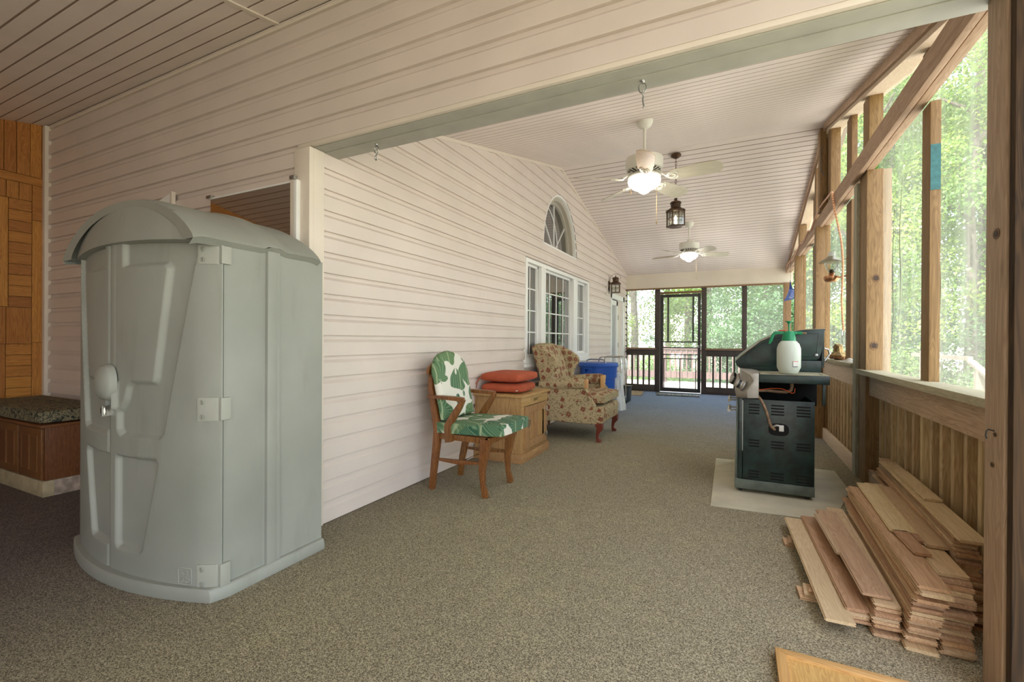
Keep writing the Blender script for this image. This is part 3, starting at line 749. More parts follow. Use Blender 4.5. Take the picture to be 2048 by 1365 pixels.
# hinges, pull, hasp, emblem
def hinge(z0, z1, tall=True):
    b = MB(); n = 6
    def f(u, v, side):
        x = XC+.535+.075*u; y = arc(x) + (.02*((x-XC-.50)/.11)**2 if x-XC > .5 else 0)
        return (x, y-.006+(.012 if side else 0), z0+(z1-z0)*v)
    b.solid(f, 6, 2); h = b.build('hinge', m_shed2, shed, bevel=.003)
    MB().box(XC+HW-.022, XC+HW+.009, 1.243, 1.288, z0+.004, z1-.002).build('hinge_leaf', m_shed2, h, bevel=.004)
    for zz in (z0+.02, z1-.02): MB().lathe([(0, 0), (.011, 0), (.011, .003), (.007, .003), (.007, .001), (0, .001)], (XC+.558, arc(XC+.558)-.003, zz), 10, Matrix.Rotation(R(90), 3, 'X')).build('screw_cap', m_shed2, h)
hinge(1.475, 1.560); hinge(.785, .89); hinge(.05, .155)
def pad(u, v):
    a = PI*v; th = 2*PI*u
    rx, rz = .078, .088
    p = abs(math.cos(th))**.8*math.copysign(1, math.cos(th)); q = abs(math.sin(th))**.8*math.copysign(1, math.sin(th))
    h = max(0, math.cos(PI/2*v))**.35
    return (XC-.025+rx*v*p, arc(XC)-.004-.045*h, .938+rz*v*q)
MB().grid(pad, 28, 10, closeu=True).build('door_pull', m_shed, dr, smooth=True)
MB().lathe([(.010, -.003), (.024, -.003), (.024, .003), (.010, .003), (.010, -.003)], (XC-.018, arc(XC)-.026, .806), 16, Matrix.Rotation(R(90), 3, 'X')).box(XC-.008, XC-.002, arc(XC)-.04, arc(XC), .782, .83).build('hasp', m_chrome, dr)
eb = MB()
ex, ez = XC+.478, .10
def epos(a, b): x = ex+a; return (x, arc(x)-.0025, ez+b)
fr = [epos(.033*math.cos(t)*min(1/abs(math.cos(t)+1e-9), 1/abs(math.sin(t)+1e-9), 1.32), .036*math.sin(t)*min(1/abs(math.cos(t)+1e-9), 1/abs(math.sin(t)+1e-9), 1.32)) for t in [k*PI/16 for k in range(32)]]
eb.tube(fr, .0022, 5, loop=True)
for st in ([(-.024, .006), (-.014, .016), (-.004, .006), (-.012, -.002)], [(.004, .026), (.016, .022), (.010, .010), (.022, .004)], [(-.02, -.014), (-.008, -.010), (-.010, -.024), (-.022, -.026)],
           [(.002, -.004), (.012, -.010), (.002, -.020), (.012, -.028)], [(.018, -.008), (.026, -.016), (.018, -.026)], [(-.006, .026), (-.018, .024), (-.024, .028)]):
    eb.tube([epos(*p) for p in st], .0022, 5)
eb.build('emblem', m_shed2, dr)

# ================================================================ BENCH WITH CUSHION, MIRROR
bx0, bx1, by0, by1 = -5.785, -4.447, 1.465, 1.89
bench = thing('storage_bench', 'dark oak storage bench with panelled doors on a stone plinth', 'bench', (bx1, by0, 0))
box('plinth', m_stone, bench, bx0, bx1-.004, by0, by1, 0, .115, bevel=.003)
lab(box('plinth_end', m_stone2, bench, bx1-.003, bx1+.004, by0+.06, by1, .002, .114, bevel=.002), 'scuffed whitish end board')
box('carcass', m_bench_z, bench, bx0, bx1, by0+.012, by1, .117, .498, bevel=.003)
box('top', m_bench_x, bench, bx0, bx1+.012, by0-.016, by1, .499, .520, bevel=.004)
for a, b in ((-5.77, -5.27), (-5.265, -4.855), (-4.848, -4.462)):
    d = box('door', m_bench_z, bench, a, b, by0-.006, by0+.010, .125, .492, bevel=.003)
    for q, w in ((a+.065, .5), (a+(b-a)/2+.012, .5)):
        box('recess_panel', m_bench_z, d, q, q+(b-a)/2-.077, by0-.0075, by0-.005, .185, .435)
        MB().box(q-.006, q, by0-.010, by0-.005, .18, .44).box(q+(b-a)/2-.077, q+(b-a)/2-.071, by0-.010, by0-.005, .18, .44).box(q, q+(b-a)/2-.077, by0-.010, by0-.005, .435, .441).box(q, q+(b-a)/2-.077, by0-.010, by0-.005, .179, .185).build('panel_molding', m_bench_x, d)
def pillow(name, c, size, M3, mat, parent, edge=.35, p=4, n=14, dimple=None, **k):
    c = Vector(c); lx, ly, lz = size
    def f(u, v, side):
        a, b = 2*u-1, 2*v-1
        dome = ((1-abs(a)**p)*(1-abs(b)**p))**.5
        z = lz/2*(edge+(1-edge)*dome)
        if dimple:
            for dx, dy in dimple: z -= lz*.16*math.exp(-((a-dx)**2+(b-dy)**2)/.035)
        rr = 1-.05*(abs(a*b))**3
        return c + M3 @ Vector((lx/2*a*rr, ly/2*b*rr, z if side == 0 else -z))
    o = MB().solid(f, n, n).build(name, mat, parent, smooth=True, ang=70, **k)
    return o
cu = thing('bench_cushion', 'dark green damask cushion lying on the oak bench', 'cushion', (-5.1, 1.66, .522), 'x'); del cu['group']
pillow('cushion_body', (-5.105, 1.672, .574), (1.32, .44, .102), Matrix.Identity(3), m_damask, cu, edge=.78, p=6)
MB().tube([(x, 1.672+.216*math.copysign(1, s), .612) for s, x in ((-1, -5.755), (-1, -4.455), (1, -4.455), (1, -5.755))], .004, 6, loop=True).build('piping', m_damask, cu)

mir = thing('wall_mirror', 'tall frameless mirror in aluminium edging standing behind the shed', 'mirror', (-2.83, 1.91, 0))
box('glass', m_mirror, mir, -3.236, -2.424, 1.906, 1.911, .55, 2.098)
box('top_edge', m_white, mir, -3.245, -2.42, 1.902, 1.919, 2.099, 2.109)
box('side_frame', m_trimw, mir, -2.424, -2.392, 1.892, 1.919, .5, 2.11, bevel=.003)
box('side_frame', m_white, mir, -2.391, -2.362, 1.887, 1.919, .5, 2.105, bevel=.003)
box('clip', m_steel, mir, -2.425, -2.385, 1.886, 1.919, 2.111, 2.135, bevel=.003); box('clip', m_steel, mir, -3.265, -3.21, 1.89, 1.919, 2.105, 2.125, bevel=.003)
box('base', m_dark, mir, -3.24, -2.37, 1.86, 1.918, 0, .5)
wp2 = thing('leaning_board', 'white edged board leaning behind the shed roof, only its tip showing', 'board', (-3.9, 1.9, 0))
MB().prism([(-4.05, 0), (-3.70, 0), (-3.70, 2.21), (-4.05, 2.12)], 'xz', 1.898, 1.914).build('board', m_white, wp2, bevel=.002)
box('edge_cap', m_trimw, wp2, -3.70, -3.675, 1.892, 1.918, 0, 2.215, bevel=.002)

# ================================================================ HOOKS UNDER THE HEADER
def hook(label, x, y, big):
    h = thing('ceiling_hook', label, 'hook', (x, y, 2.297), 'hooks under the header')
    s = .78 if big else .75
    MB().lathe([(0, 2.297), (.014*s, 2.296), (.012*s, 2.291), (.004, 2.285)], (x, y, 0), 12).build('screw_plate', m_steel, h)
    MB().tube([(x+.021*s*math.sin(t), y, 2.288-.030*s+.027*s*math.cos(t)) for t in [k*2*PI/16 for k in range(16)]], .0042*s, 6, loop=True).build('eye', m_steel, h)
    e0 = 2.288-.057*s
    if big: pts = [(x+.002, y-.008, e0+.010), (x, y, e0-.002), (x+.003, y+.004, e0-.015), (x+.001, y, e0-.032), (x+.005, y-.003, e0-.055), (x+.008, y-.008, e0-.066), (x+.004, y-.010, e0-.072)]
    else: pts = [(x, y-.007, e0+.008), (x+.001, y, e0-.002), (x+.002, y, e0-.010), (x-.009, y, e0-.020), (x-.012, y, e0-.031), (x-.004, y, e0-.042), (x+.005, y, e0-.037), (x+.008, y, e0-.026)]
    MB().tube(pts, .0048*s, 7).build('s_hook', m_steel, h)
hook('small steel eye with S hook under header near the corner post', -1.905, 2.065, False)
hook('larger steel eye with long hook under the middle of header', -.377, 2.065, True)
# ================================================================ PALM CHAIR
ch = thing('armchair', 'wooden open armchair with green palm leaf cushions by the siding wall', 'chair', (-1.86, 3.1, 0))
def sq(name, pts, ws, parent, mat=m_chairw, **k): return MB().sqtube(pts, ws).build(name, mat, parent, bevel=.004, **k)
for yf, ys in ((2.90, 2.89), (3.305, 3.33)):
    ps = [(-2.098, yf, 0), (-2.083, yf, .15), (-2.052, ys, .34), (-2.042, ys, .46), (-2.07, ys, .62), (-2.105, ys+(.0), .78), (-2.125, ys+(.03 if ys < 3 else -.03), .885)]
    sq('rear_post', ps, [(.019, .021), (.020, .022), (.021, .027), (.021, .028), (.019, .025), (.018, .022), (.015, .018)], ch)
for yf, d in ((2.905, -1), (3.315, 1)):
    ps = [(-1.632, yf, 0), (-1.634, yf, .03), (-1.652, yf, .09), (-1.658, yf, .20), (-1.640, yf, .33), (-1.628, yf, .43)]
    sq('front_leg', ps, [(.019, .022), (.018, .020), (.016, .016), (.020, .021), (.029, .031), (.032, .034)], ch)
b = MB(); b.box(-2.05, -1.60, 2.885, 2.925, .395, .440).box(-2.05, -1.60, 3.295, 3.335, .395, .440).box(-1.625, -1.585, 2.885, 3.335, .395, .440).box(-2.065, -2.025, 2.90, 3.32, .395, .440)
b.build('seat_frame', m_chairw, ch, bevel=.004)
for y in (2.895, 3.32): sq('side_stretcher', [(-2.066, y, .236), (-1.86, y, .236), (-1.65, y, .25)], [(.009, .009), (.015, .017), (.009, .009)], ch)
sq('cross_stretcher', [(-1.86, 2.90, .225), (-1.87, 3.11, .225), (-1.86, 3.32, .225)], [(.009, .009), (.018, .012), (.009, .009)], ch)
sq('rear_stretcher', [(-2.075, 2.91, .265), (-2.075, 3.30, .265)], (.010, .010), ch)
for s in (-1, 1):
    ya = 3.11+s*.245
    b = MB().sqtube([(-2.125, 3.11+s*.225, .712), (-2.0, ya, .716), (-1.86, ya, .713), (-1.80, ya, .707)], [(.022, .014), (.024, .014), (.027, .015), (.024, .015)])
    b.build('arm', m_chairw, ch, bevel=.005)
    sq('arm_support', [(-1.800, ya, .712), (-1.83, ya, .655), (-1.885, ya, .575), (-1.930, ya, .505), (-1.928, ya, .44), (-1.918, ya, .385)], [(.018, .016), (.018, .021), (.018, .026), (.018, .027), (.018, .027), (.018, .030)], ch)
# curved back frame
pts = []
for k in range(21):
    t = PI*k/20; y = 3.11-.225*math.cos(t); z = .88+.10*math.sin(t)
    pts.append((-2.125-.012*math.sin(t), y, z))
sq('back_rail', pts, (.018, .013), ch)
MB().prism([(2.905, .52), (3.315, .52), (3.325, .90), (3.11, .975), (2.895, .90)], 'yz', -2.108, -2.092).build('back_panel', m_dark, ch)
pillow('seat_cushion', (-1.775, 3.11, .492), (.60, .50, .098), Matrix.Rotation(R(-2), 3, 'Y'), m_palm, ch, edge=.78, p=6)
def backc(u, v, side):
    a, z = 2*u-1, v
    wv = .235*(1-.04*(1-z)) if z < .62 else .235*math.sqrt(max(0, 1-((z-.62)/.38)**2.4))+.004
    dome = (max(0, 1-abs(a)**4)*max(0, 1-abs(2*z-1)**5))**.5
    zz = .545+.515*z; x = -1.985-.115*z
    th = .014+.030*dome
    return (x+(th if side == 0 else -th*.6), 3.085+wv*a, zz)
MB().solid(backc, 18, 22).build('back_cushion', m_palm, ch, smooth=True, ang=70)

# ================================================================ OAK CABINET AND RED CUSHIONS
cb = thing('oak_cabinet', 'small oak icebox style cabinet with slatted door beside palm chair', 'cabinet', (-2.03, 4.18, 0))
cx0, cx1, cy0, cy1 = -2.285, -1.79, 3.845, 4.50
box('plinth', m_oak_y, cb, cx0, cx1+.022, cy0-.018, cy1+.018, 0, .085, bevel=.006)
box('carcass', m_oak_z, cb, cx0, cx1, cy0, cy1, .086, .612, bevel=.003)
box('top', m_oak_y, cb, cx0, cx1+.03, cy0-.03, cy1+.03, .613, .636, bevel=.006)
box('top_rail', m_oak_y, cb, cx1-.001, cx1+.008, cy0+.004, cy1-.004, .525, .610, bevel=.003)
db = MB()
dy0, dy1, dz0, dz1 = cy0+.075, cy1-.045, .115, .520
db.box(cx1, cx1+.018, dy0, dy0+.085, dz0, dz1).box(cx1, cx1+.018, dy1-.085, dy1, dz0, dz1).box(cx1, cx1+.018, dy0+.085, dy1-.085, dz1-.075, dz1).box(cx1, cx1+.018, dy0+.085, dy1-.085, dz0, dz0+.075).box(cx1, cx1+.016, (dy0+dy1)/2-.045, (dy0+dy1)/2+.045, dz0+.075, dz1-.075)
dd = db.build('door', m_oak_z, cb, bevel=.003)
for ya in (dy0+.085, (dy0+dy1)/2+.045): box('recess_panel', m_oak_z, dd, cx1+.001, cx1+.004, ya, ya+.1375, dz0+.07, dz1-.07)
box('name_plate', m_brass, cb, cx1+.008, cx1+.0115, 4.13, 4.23, .555, .582, bevel=.002)
for z in (.185, .445):
    MB().box(cx1+.017, cx1+.021, dy1-.055, dy1-.005, z-.02, z+.02).box(cx1+.006, cx1+.012, dy1+.004, dy1+.035, z-.02, z+.02).tube([(cx1+.02, dy1, z-.024), (cx1+.02, dy1, z+.024)], .006, 8).build('hinge', m_chrome, cb)
MB().box(cx1+.017, cx1+.022, dy0-.03, dy0+.05, .39, .425).tube([(cx1+.022, dy0+.03, .41), (cx1+.045, dy0+.03, .40), (cx1+.050, dy0+.032, .37), (cx1+.040, dy0+.034, .335), (cx1+.032, dy0+.034, .325)], .007, 7).build('latch', m_chrome, cb)
lab(box('side_ledge', m_oak_z, cb, cx1-.16, cx1-.03, cy1+.001, cy1+.085, .515, .555, bevel=.003), 'small oak block')
def seatpad(label, c, rz, tilt, grp, ties):
    M3 = Matrix.Rotation(rz, 3, 'Z') @ Matrix.Rotation(tilt, 3, 'X')
    t = thing('seat_cushion', label, 'cushion', c, grp)
    pillow('cushion_body', c, (.43, .44, .098), M3, m_red, t, edge=.45, p=4, n=18, dimple=[(-.4, -.4), (.4, .4), (-.4, .4), (.4, -.4)])
    C3 = Vector(c)
    for zz in (.021, -.021):
        ps = []
        for k in range(40):
            a = 2*PI*k/40; ca, sa = math.cos(a), math.sin(a); q = 1/max(abs(ca)**8+abs(sa)**8, 1e-9)**.125
            ps.append(C3 + M3 @ Vector((.2125*ca*q*(1-.03*abs(ca*sa)), .2175*sa*q*(1-.03*abs(ca*sa)), zz)))
        MB().tube(ps, .0045, 6, loop=True).build('piping', m_red, t)
    if ties:
        p0 = C3 + M3 @ Vector((-.20, -.215, 0))
        for dx, dz in ((0, 0), (-.02, .006)):
            MB().tube([p0, p0+Vector((-.02, -.012, -.02+dz)), p0+Vector((-.035+dx, -.016, -.07)), p0+Vector((-.055+dx, -.012, -.115)), p0+Vector((-.065+dx*2, .0, -.135))], .007, 6, flat=.5).build('tie', m_red, t)
    else:
        MB().lathe([(0, .007), (.010, .005), (.013, 0), (0, -.002)], C3 + M3 @ Vector((.16, -.225, -.02)), 10).build('button', m_label, t)
    return t
seatpad('rust red seat cushion lying directly on the oak cabinet', (-2.035, 4.10, .688), .10, 0, 'red cushions on the cabinet', False)
seatpad('topmost rust red seat cushion with hanging ties', (-2.025, 4.09, .792), -.05, R(1.5), 'red cushions on the cabinet', True)

# ================================================================ WING CHAIR
wc = thing('wing_chair', 'beige floral wing armchair with torn arms showing bare wood', 'armchair', (-1.85, 5.43, 0))
y0, y1 = 5.03, 5.85
def soft(name, fn, nu, nv, mat=m_floral, parent=wc): return MB().solid(fn, nu, nv).build(name, mat, parent, smooth=True, ang=60)
bs = MB().prism([(-2.27, .20), (-1.40, .195), (-1.345, .21), (-1.335, .36), (-1.36, .40), (-2.25, .42)], 'xz', y0+.015, y1-.015)
bs.build('seat_base', m_floral, wc, bevel=.035, seg=4)
for ys, s in ((y0, 1), (y1, -1)):
    MB().prism([(-2.275, .20), (-1.43, .20), (-1.415, .42), (-1.52, .60), (-2.20, .60)], 'xz', ys, ys+s*.05).build('side_panel', m_floral, wc, bevel=.018, seg=3)
    pa = [(-2.10, ys+s*.045, .605), (-1.95, ys+s*.04, .62), (-1.75, ys+s*.035, .645), (-1.60, ys+s*.03, .655), (-1.545, ys+s*.03, .655)]
    MB().tube(pa, [.062, .066, .068, .066, .062], 14).build('arm', m_floral, wc, smooth=True, ang=60)
    lab(box('bare_wood_block', m_maple, wc, -1.545, -1.515, ys+s*.03-.034, ys+s*.03+.040, .60, .705, bevel=.006), 'bare wooden arm front showing through torn fabric')
    if s < 0: box('bare_wood_frame', m_maple, wc, -1.545, -1.50, ys-.145, ys-.09, .52, .70, bevel=.006); box('bare_wood_frame', m_maple, wc, -1.53, -1.505, ys-.09, ys-.01, .655, .705, bevel=.006)
    for k in range(5):
        q = random.uniform(-.05, .05)
        MB().tube([(-1.53, ys+s*.03+q, .60), (-1.485-.01*k, ys+s*.02+q*1.2, .55), (-1.47, ys+s*.03+q, .49-.012*k)], .013, 6, flat=.35).build('torn_fabric', m_floral, wc, smooth=True)
def seatc(u, v, side):
    a, b_ = 2*u-1, 2*v-1
    dome = (max(0, 1-abs(a)**5)*max(0, 1-abs(b_)**5))**.5
    x = -1.74+.41*a; yy = (y0+y1)/2+.325*b_*(1 + (.06 if a > .55 else 0))
    zc = .468+.012*a; th = .045+.035*dome
    return (x, yy, zc+(th if side == 0 else -th*.8))
soft('seat_pillow', seatc, 18, 18)
def back(u, v, side):
    b_, z = 2*u-1, v
    top = 1.112-.055*abs(b_)**2.5
    zz = .46+(top-.46)*z
    x = -1.955-.20*z**1.15
    dome = (max(0, 1-abs(b_)**6)*max(0, 1-abs(2*z-1)**8))**.5
    return (x+(.035+.035*dome if side == 0 else -.09-.02*dome), (y0+y1)/2+.31*b_, zz)
soft('back_rest', back, 16, 18)
for ys, s in ((y0+.02, 1), (y1-.02, -1)):
    def wing(u, v, side):
        z = .62+(1.055-.62)*v
        xb = -2.12-.13*v
        fx = [.10, .135, .16, .185, .225, .265, .285, .27, .20, .10]; k = v*9; i = min(8, int(k)); w = fx[i]+(fx[i+1]-fx[i])*(k-i)
        x = xb+.03+(w+.03)*u
        th = .032*(max(0, 1-abs(2*u-1)**6)*max(0, 1-abs(2*v-1)**10))**.5+.010
        return (x, ys+s*(.035-.05*u*v)+ (th if side == 0 else -th), z + .03*math.sin(PI*u)*v)
    soft('wing', wing, 14, 20)
for ys, s in ((y0+.05, 1), (y1-.05, -1)):
    MB().sqtube([(-1.385, ys, 0), (-1.388, ys, .02), (-1.405, ys, .05), (-1.40, ys, .10), (-1.375, ys, .15), (-1.385, ys, .21)], [(.026, .028), (.026, .028), (.015, .015), (.019, .019), (.034, .034), (.042, .042)]).build('front_leg', plain('mahogany_leg', (.17, .035, .022), .3, var=.15), wc, bevel=.007, seg=3)
    MB().sqtube([(-2.29, ys, 0), (-2.25, ys, .21)], [(.018, .018), (.026, .026)]).build('rear_leg', m_chairw, wc, bevel=.003)

# ================================================================ BLUE BIN, CART, MATS
bn = thing('blue_bin', 'round blue plastic bin with lid standing behind the floral armchair', 'bin', (-1.965, 7.15, 0))
MB().lathe([(.0, 0), (.225, 0), (.235, .02), (.262, .56), (.282, .565), (.292, .70), (.298, .765), (.0, .765)], (-1.965, 7.15, 0), 36).build('bin_body', m_blue, bn, smooth=True, ang=30)
MB().lathe([(.29, .735), (.312, .737), (.316, .76), (.305, .775), (.30, .80), (.0, .806)], (-1.965, 7.15, 0), 36).build('lid', m_blue, bn, smooth=True, ang=30)
MB().tube([(-1.965-.16, 7.0, .79), (-1.965-.145, 7.0, .835), (-1.965-.10, 7.0, .855), (-1.865, 7.0, .855), (-1.82, 7.0, .835), (-1.805, 7.0, .79)], .010, 8).build('lid_handle', m_steel, bn, smooth=True)
hb_ = MB().box(-2.11, -1.98, 6.845, 6.885, .705, .730).box(-2.11, -2.095, 6.845, 6.90, .65, .728).box(-1.995, -1.98, 6.845, 6.90, .65, .728); hb_.build('grip', m_blue, bn, bevel=.005)
MB().lathe([(0, 0), (.016, 0), (.016, .012), (0, .014)], (-2.045, 6.893, .625), 12, Matrix.Rotation(R(90), 3, 'X')).build('rivet', m_bronze, bn)
for a in (.9, -.9, 0): MB().obox((-1.965+.25*math.cos(a-PI/2), 7.15+.25*math.sin(a-PI/2), .29), (.012, .02, .54), Matrix.Rotation(a-PI/2, 3, 'Z')).build('rib', m_blue, bn, bevel=.003)
ct = thing('wire_cart', 'chrome tube utility cart on casters behind the blue bin', 'cart', (-1.95, 8.2, 0))
def cr(name, pts, r=.011): return MB().tube(pts, r, 8).build(name, m_chrome, ct, smooth=True)
for y in (8.02, 8.40):
    cr('frame_tube', [(-1.80, y, .085), (-1.80, y, .80), (-1.82, y, .845), (-1.86, y, .86), (-2.14, y, .86), (-2.18, y, .845), (-2.20, y, .80), (-2.20, y, .085)])
for x in (-1.80, -2.20):
    cr('side_rail', [(x, 8.02, .70), (x, 8.40, .70)], .008); cr('side_rail', [(x, 8.02, .13), (x, 8.40, .13)], .008)
    for y in (8.02, 8.40):
        c = MB().tube([(x, y, .085), (x, y, .055)], .006, 6).build('caster_stem', m_chrome, ct)
        MB().lathe([(0, -.010), (.026, -.010), (.030, 0), (.026, .010), (0, .010)], (x, y, .030), 14, Matrix.Rotation(R(90), 3, 'X')).build('caster_wheel', m_black, ct)
cr('push_bar', [(-1.80, 8.02, .76), (-1.76, 7.80, .745), (-1.80, 7.62, .735)], .009)
MB().box(-2.19, -1.81, 8.03, 8.39, .135, .145).build('shelf', m_steel, ct)
bg_ = thing('plastic_sack', 'white plastic sack slumped beside the blue bin', 'sack', (-1.70, 7.62, 0))
def sack(u, v):
    a = 2*PI*u; rr = (.13*(1-.35*v)*(1 if v < .95 else .4))*(1+.09*math.sin(5*a+6*v)+.05*math.sin(11*a-4*v))
    return (-1.775+rr*math.cos(a), 7.62+rr*.9*math.sin(a), .62*v)
MB().grid(sack, 32, 14, closeu=True).build('sack_body', m_bagw, bg_, smooth=True)
MB().tube([(-1.775+.07*math.cos(k*PI/8), 7.62+.06*math.sin(k*PI/8), .60) for k in range(16)], .014, 6, loop=True).build('sack_mouth', m_bagw, bg_, smooth=True)
bx = thing('dark_crate', 'small dark grey box on the floor under the cart side', 'box', (-1.90, 8.75, 0))
MB().prism([(-2.02, 0), (-1.80, 0), (-1.78, .28), (-2.0, .28)], 'xz', 8.62, 8.85).build('crate_body', plain('dark_slate_plastic', (.03, .04, .05), .5), bx, bevel=.01)
MB().prism([(-2.01, .282), (-1.77, .282), (-1.77, .30), (-2.01, .30)], 'xz', 8.61, 8.86).build('crate_lid', m_black, bx, bevel=.004)
def rug(name, label, poly, mat, border):
    r = thing(name, label, 'mat', (poly[0][0], poly[0][1], 0))
    MB().prism(poly, 'xy', .0005, .010).build('mat_body', mat, r, bevel=.002)
    c = [sum(p[i] for p in poly)/4 for i in (0, 1)]
    MB().tube([(c[0]+(p[0]-c[0])*.97, c[1]+(p[1]-c[1])*.97, .011) for p in poly], .006, 5, loop=True).build('edge_binding', border, r)
    return r
m_tanrug = plain('tan_rug_pile', (.42, .31, .19), .9, var=.2, vs=25, bump=.3, bs=200)
rug('doormat', 'tan rectangular mat under the end sill left of the door', [(-2.22, 10.60), (-1.86, 10.55), (-1.76, 9.75), (-2.12, 9.75)], m_tanrug, m_tanrug)
m_greyrug = plain('grey_blue_rug_pile', (.16, .18, .19), .9, var=.45, vs=30, bump=.3, bs=200)
wm = rug('doormat', 'grey speckled welcome mat before the screen door', [(-1.60, 10.50), (-.70, 10.55), (-.66, 10.02), (-1.50, 9.98)], m_greyrug, m_black)
def text(s, size, mat, parent, M4, name='lettering', depth=.001):
    c = bpy.data.curves.new('t', 'FONT'); c.body = s; c.size = size; c.extrude = depth; c.align_x = 'CENTER'; c.align_y = 'CENTER'; c.resolution_u = 2
    o = bpy.data.objects.new('t', c); COL.objects.link(o)
    dg = bpy.context.evaluated_depsgraph_get(); me = bpy.data.meshes.new_from_object(o.evaluated_get(dg)); bpy.data.objects.remove(o); bpy.data.curves.remove(c)
    me.transform(M4); me.materials.clear(); me.materials.append(mat); me.name = name
    return link(name, me, parent)
text('WELCOME', .17, m_label, wm, Matrix.Translation((-1.08, 10.26, .012)) @ Matrix.Rotation(R(3), 4, 'Z'))

# ================================================================ LANTERNS
def lantern(t, c, w, h, roofmat, rz=0.0):
    # square four-light lantern cage: c = centre of the cage floor
    x, y, z = c; s = w/2
    M3 = Matrix.Rotation(rz, 3, 'Z'); V = lambda a, b, d: Vector((x, y, z)) + M3 @ Vector((a, b, d))
    MB().obox(V(0, 0, .006), (w+.012, w+.012, .012), M3).build('cage_floor', m_bronze, t, bevel=.002)
    MB().obox(V(0, 0, h), (w+.02, w+.02, .014), M3).build('cage_top', m_bronze, t, bevel=.002)
    for a in (-1, 1):
        for b_ in (-1, 1): MB().bar(V(a*s, b_*s, 0), V(a*s, b_*s, h), .012, .012, (1, 0, 0)).build('corner_bar', m_bronze, t)
    for a, b_ in ((1, 0), (-1, 0), (0, 1), (0, -1)):
        q = (b_, a)
        p = MB().obox(V(a*s, b_*s, h/2), (.003 if a else w-.01, .003 if b_ else w-.01, h-.02), M3).build('pane', m_clear, t)
        g = MB().bar(V(a*s, b_*s, .01), V(a*s, b_*s, h-.01), .006, .006, (1, .3, 0)).bar(V(a*s-q[0]*s, b_*s-q[1]*s, h*.55), V(a*s+q[0]*s, b_*s+q[1]*s, h*.55), .006, .006)
        g.build('glazing_bar', m_bronze, t)
    MB().lathe([(s*1.42, h), (s*1.38, h+.012), (s*.80, h+.05), (s*.72, h+.055), (s*.72, h+.10), (s*.90, h+.104), (s*.80, h+.125), (s*.2, h+.145), (0, h+.147)], c, 20).build('roof', roofmat, t, smooth=True, ang=30)
    for k in range(12):
        a = 2*PI*k/12; MB().obox(Vector(c)+Vector((s*.725*math.cos(a), s*.725*math.sin(a), h+.078)), (.004, .010, .03), Matrix.Rotation(a, 3, 'Z')).build('vent_slot', m_dark, t)
    MB().lathe([(.012, .012), (.014, h*.35), (.008, h*.36), (.012, h*.42), (.020, h*.52), (.014, h*.64), (0, h*.76)], c, 12).build('candle_bulb', m_bulbglow if t['lit'] else m_clear, t, smooth=True)
    MB().lathe([(0, h+.147), (.010, h+.150), (.013, h+.162), (.006, h+.172), (0, h+.175)], c, 10).build('finial', m_bronze, t, smooth=True)
pn = thing('pendant_lantern', 'bronze square pendant lantern hanging on a chain between the fans', 'lantern', (-.73, 6.40, 2.66)); pn['lit'] = 1
lantern(pn, (-.73, 6.40, 2.665), .165, .20, m_bronze, R(32)); del pn['lit']
MB().lathe([(0, 3.622), (.062, 3.618), (.066, 3.598), (.045, 3.58), (.02, 3.566), (0, 3.565)], (-.73, 6.40, 0), 18).build('canopy', m_bronze, pn, smooth=True)
z = 3.565; k = 0
while z > 3.03:
    a = (1, 0) if k % 2 else (0, 1)
    MB().tube([(-.73+a[0]*.010*math.cos(t), 6.40+a[1]*.010*math.cos(t), z-.023+.024*math.sin(t)) for t in [q*2*PI/10 for q in range(10)]], .003, 5, loop=True).build('chain_link', m_bronze, pn); z -= .040; k += 1
MB().tube([(-.73+.018*math.cos(t), 6.40, 2.862+z-2.84+.0+.022*math.sin(t)) for t in [q*2*PI/12 for q in range(12)]], .004, 6, loop=True).build('top_loop', m_bronze, pn)
MB().tube([(-.73, 6.40, 2.84), (-.73, 6.40, z+.01)], .004, 6).build('stem', m_bronze, pn)
MB().tube([(-.73+.075*math.cos(t), 6.40+.04*math.sin(t), 2.655-.012*math.sin(t)*0) for t in [q*PI/8 for q in range(9)]], .005, 5).build('bottom_scroll', m_bronze, pn)
for s in (-1, 1): MB().tube([(-.73+s*(.10+.018*math.cos(t)), 6.36, 2.86+.022*math.sin(t)) for t in [q*2*PI/10 for q in range(10)]], .004, 5, loop=True).build('side_ring', m_bronze, pn)
wl_ = thing('wall_lantern', 'weathered bronze wall lantern on the siding above the white door', 'lantern', (-2.30, 9.06, 2.09)); wl_['lit'] = 0
lantern(wl_, (-2.155, 9.06, 2.095), .155, .175, m_bronze, R(10)); del wl_['lit']
box('backplate', m_bronze, wl_, -2.298, -2.275, 9.01, 9.11, 2.14, 2.33, bevel=.004)
MB().tube([(-2.275, 9.06, 2.30), (-2.155, 9.06, 2.30)], .006, 6).build('arm', m_bronze, wl_)
MB().tube([(-2.27, 9.06, 2.27), (-2.27, 9.06, 2.36), (-2.245, 9.06, 2.43), (-2.19, 9.06, 2.47), (-2.12, 9.06, 2.47), (-2.07, 9.06, 2.44), (-2.05, 9.06, 2.39), (-2.07, 9.06, 2.36)], .0035, 6).build('scroll', m_bronze, wl_)
MB().box(-2.298, -2.29, 8.88, 9.22, 2.05, 2.40).build('mounting_block', m_trimw, wl_, bevel=.004)

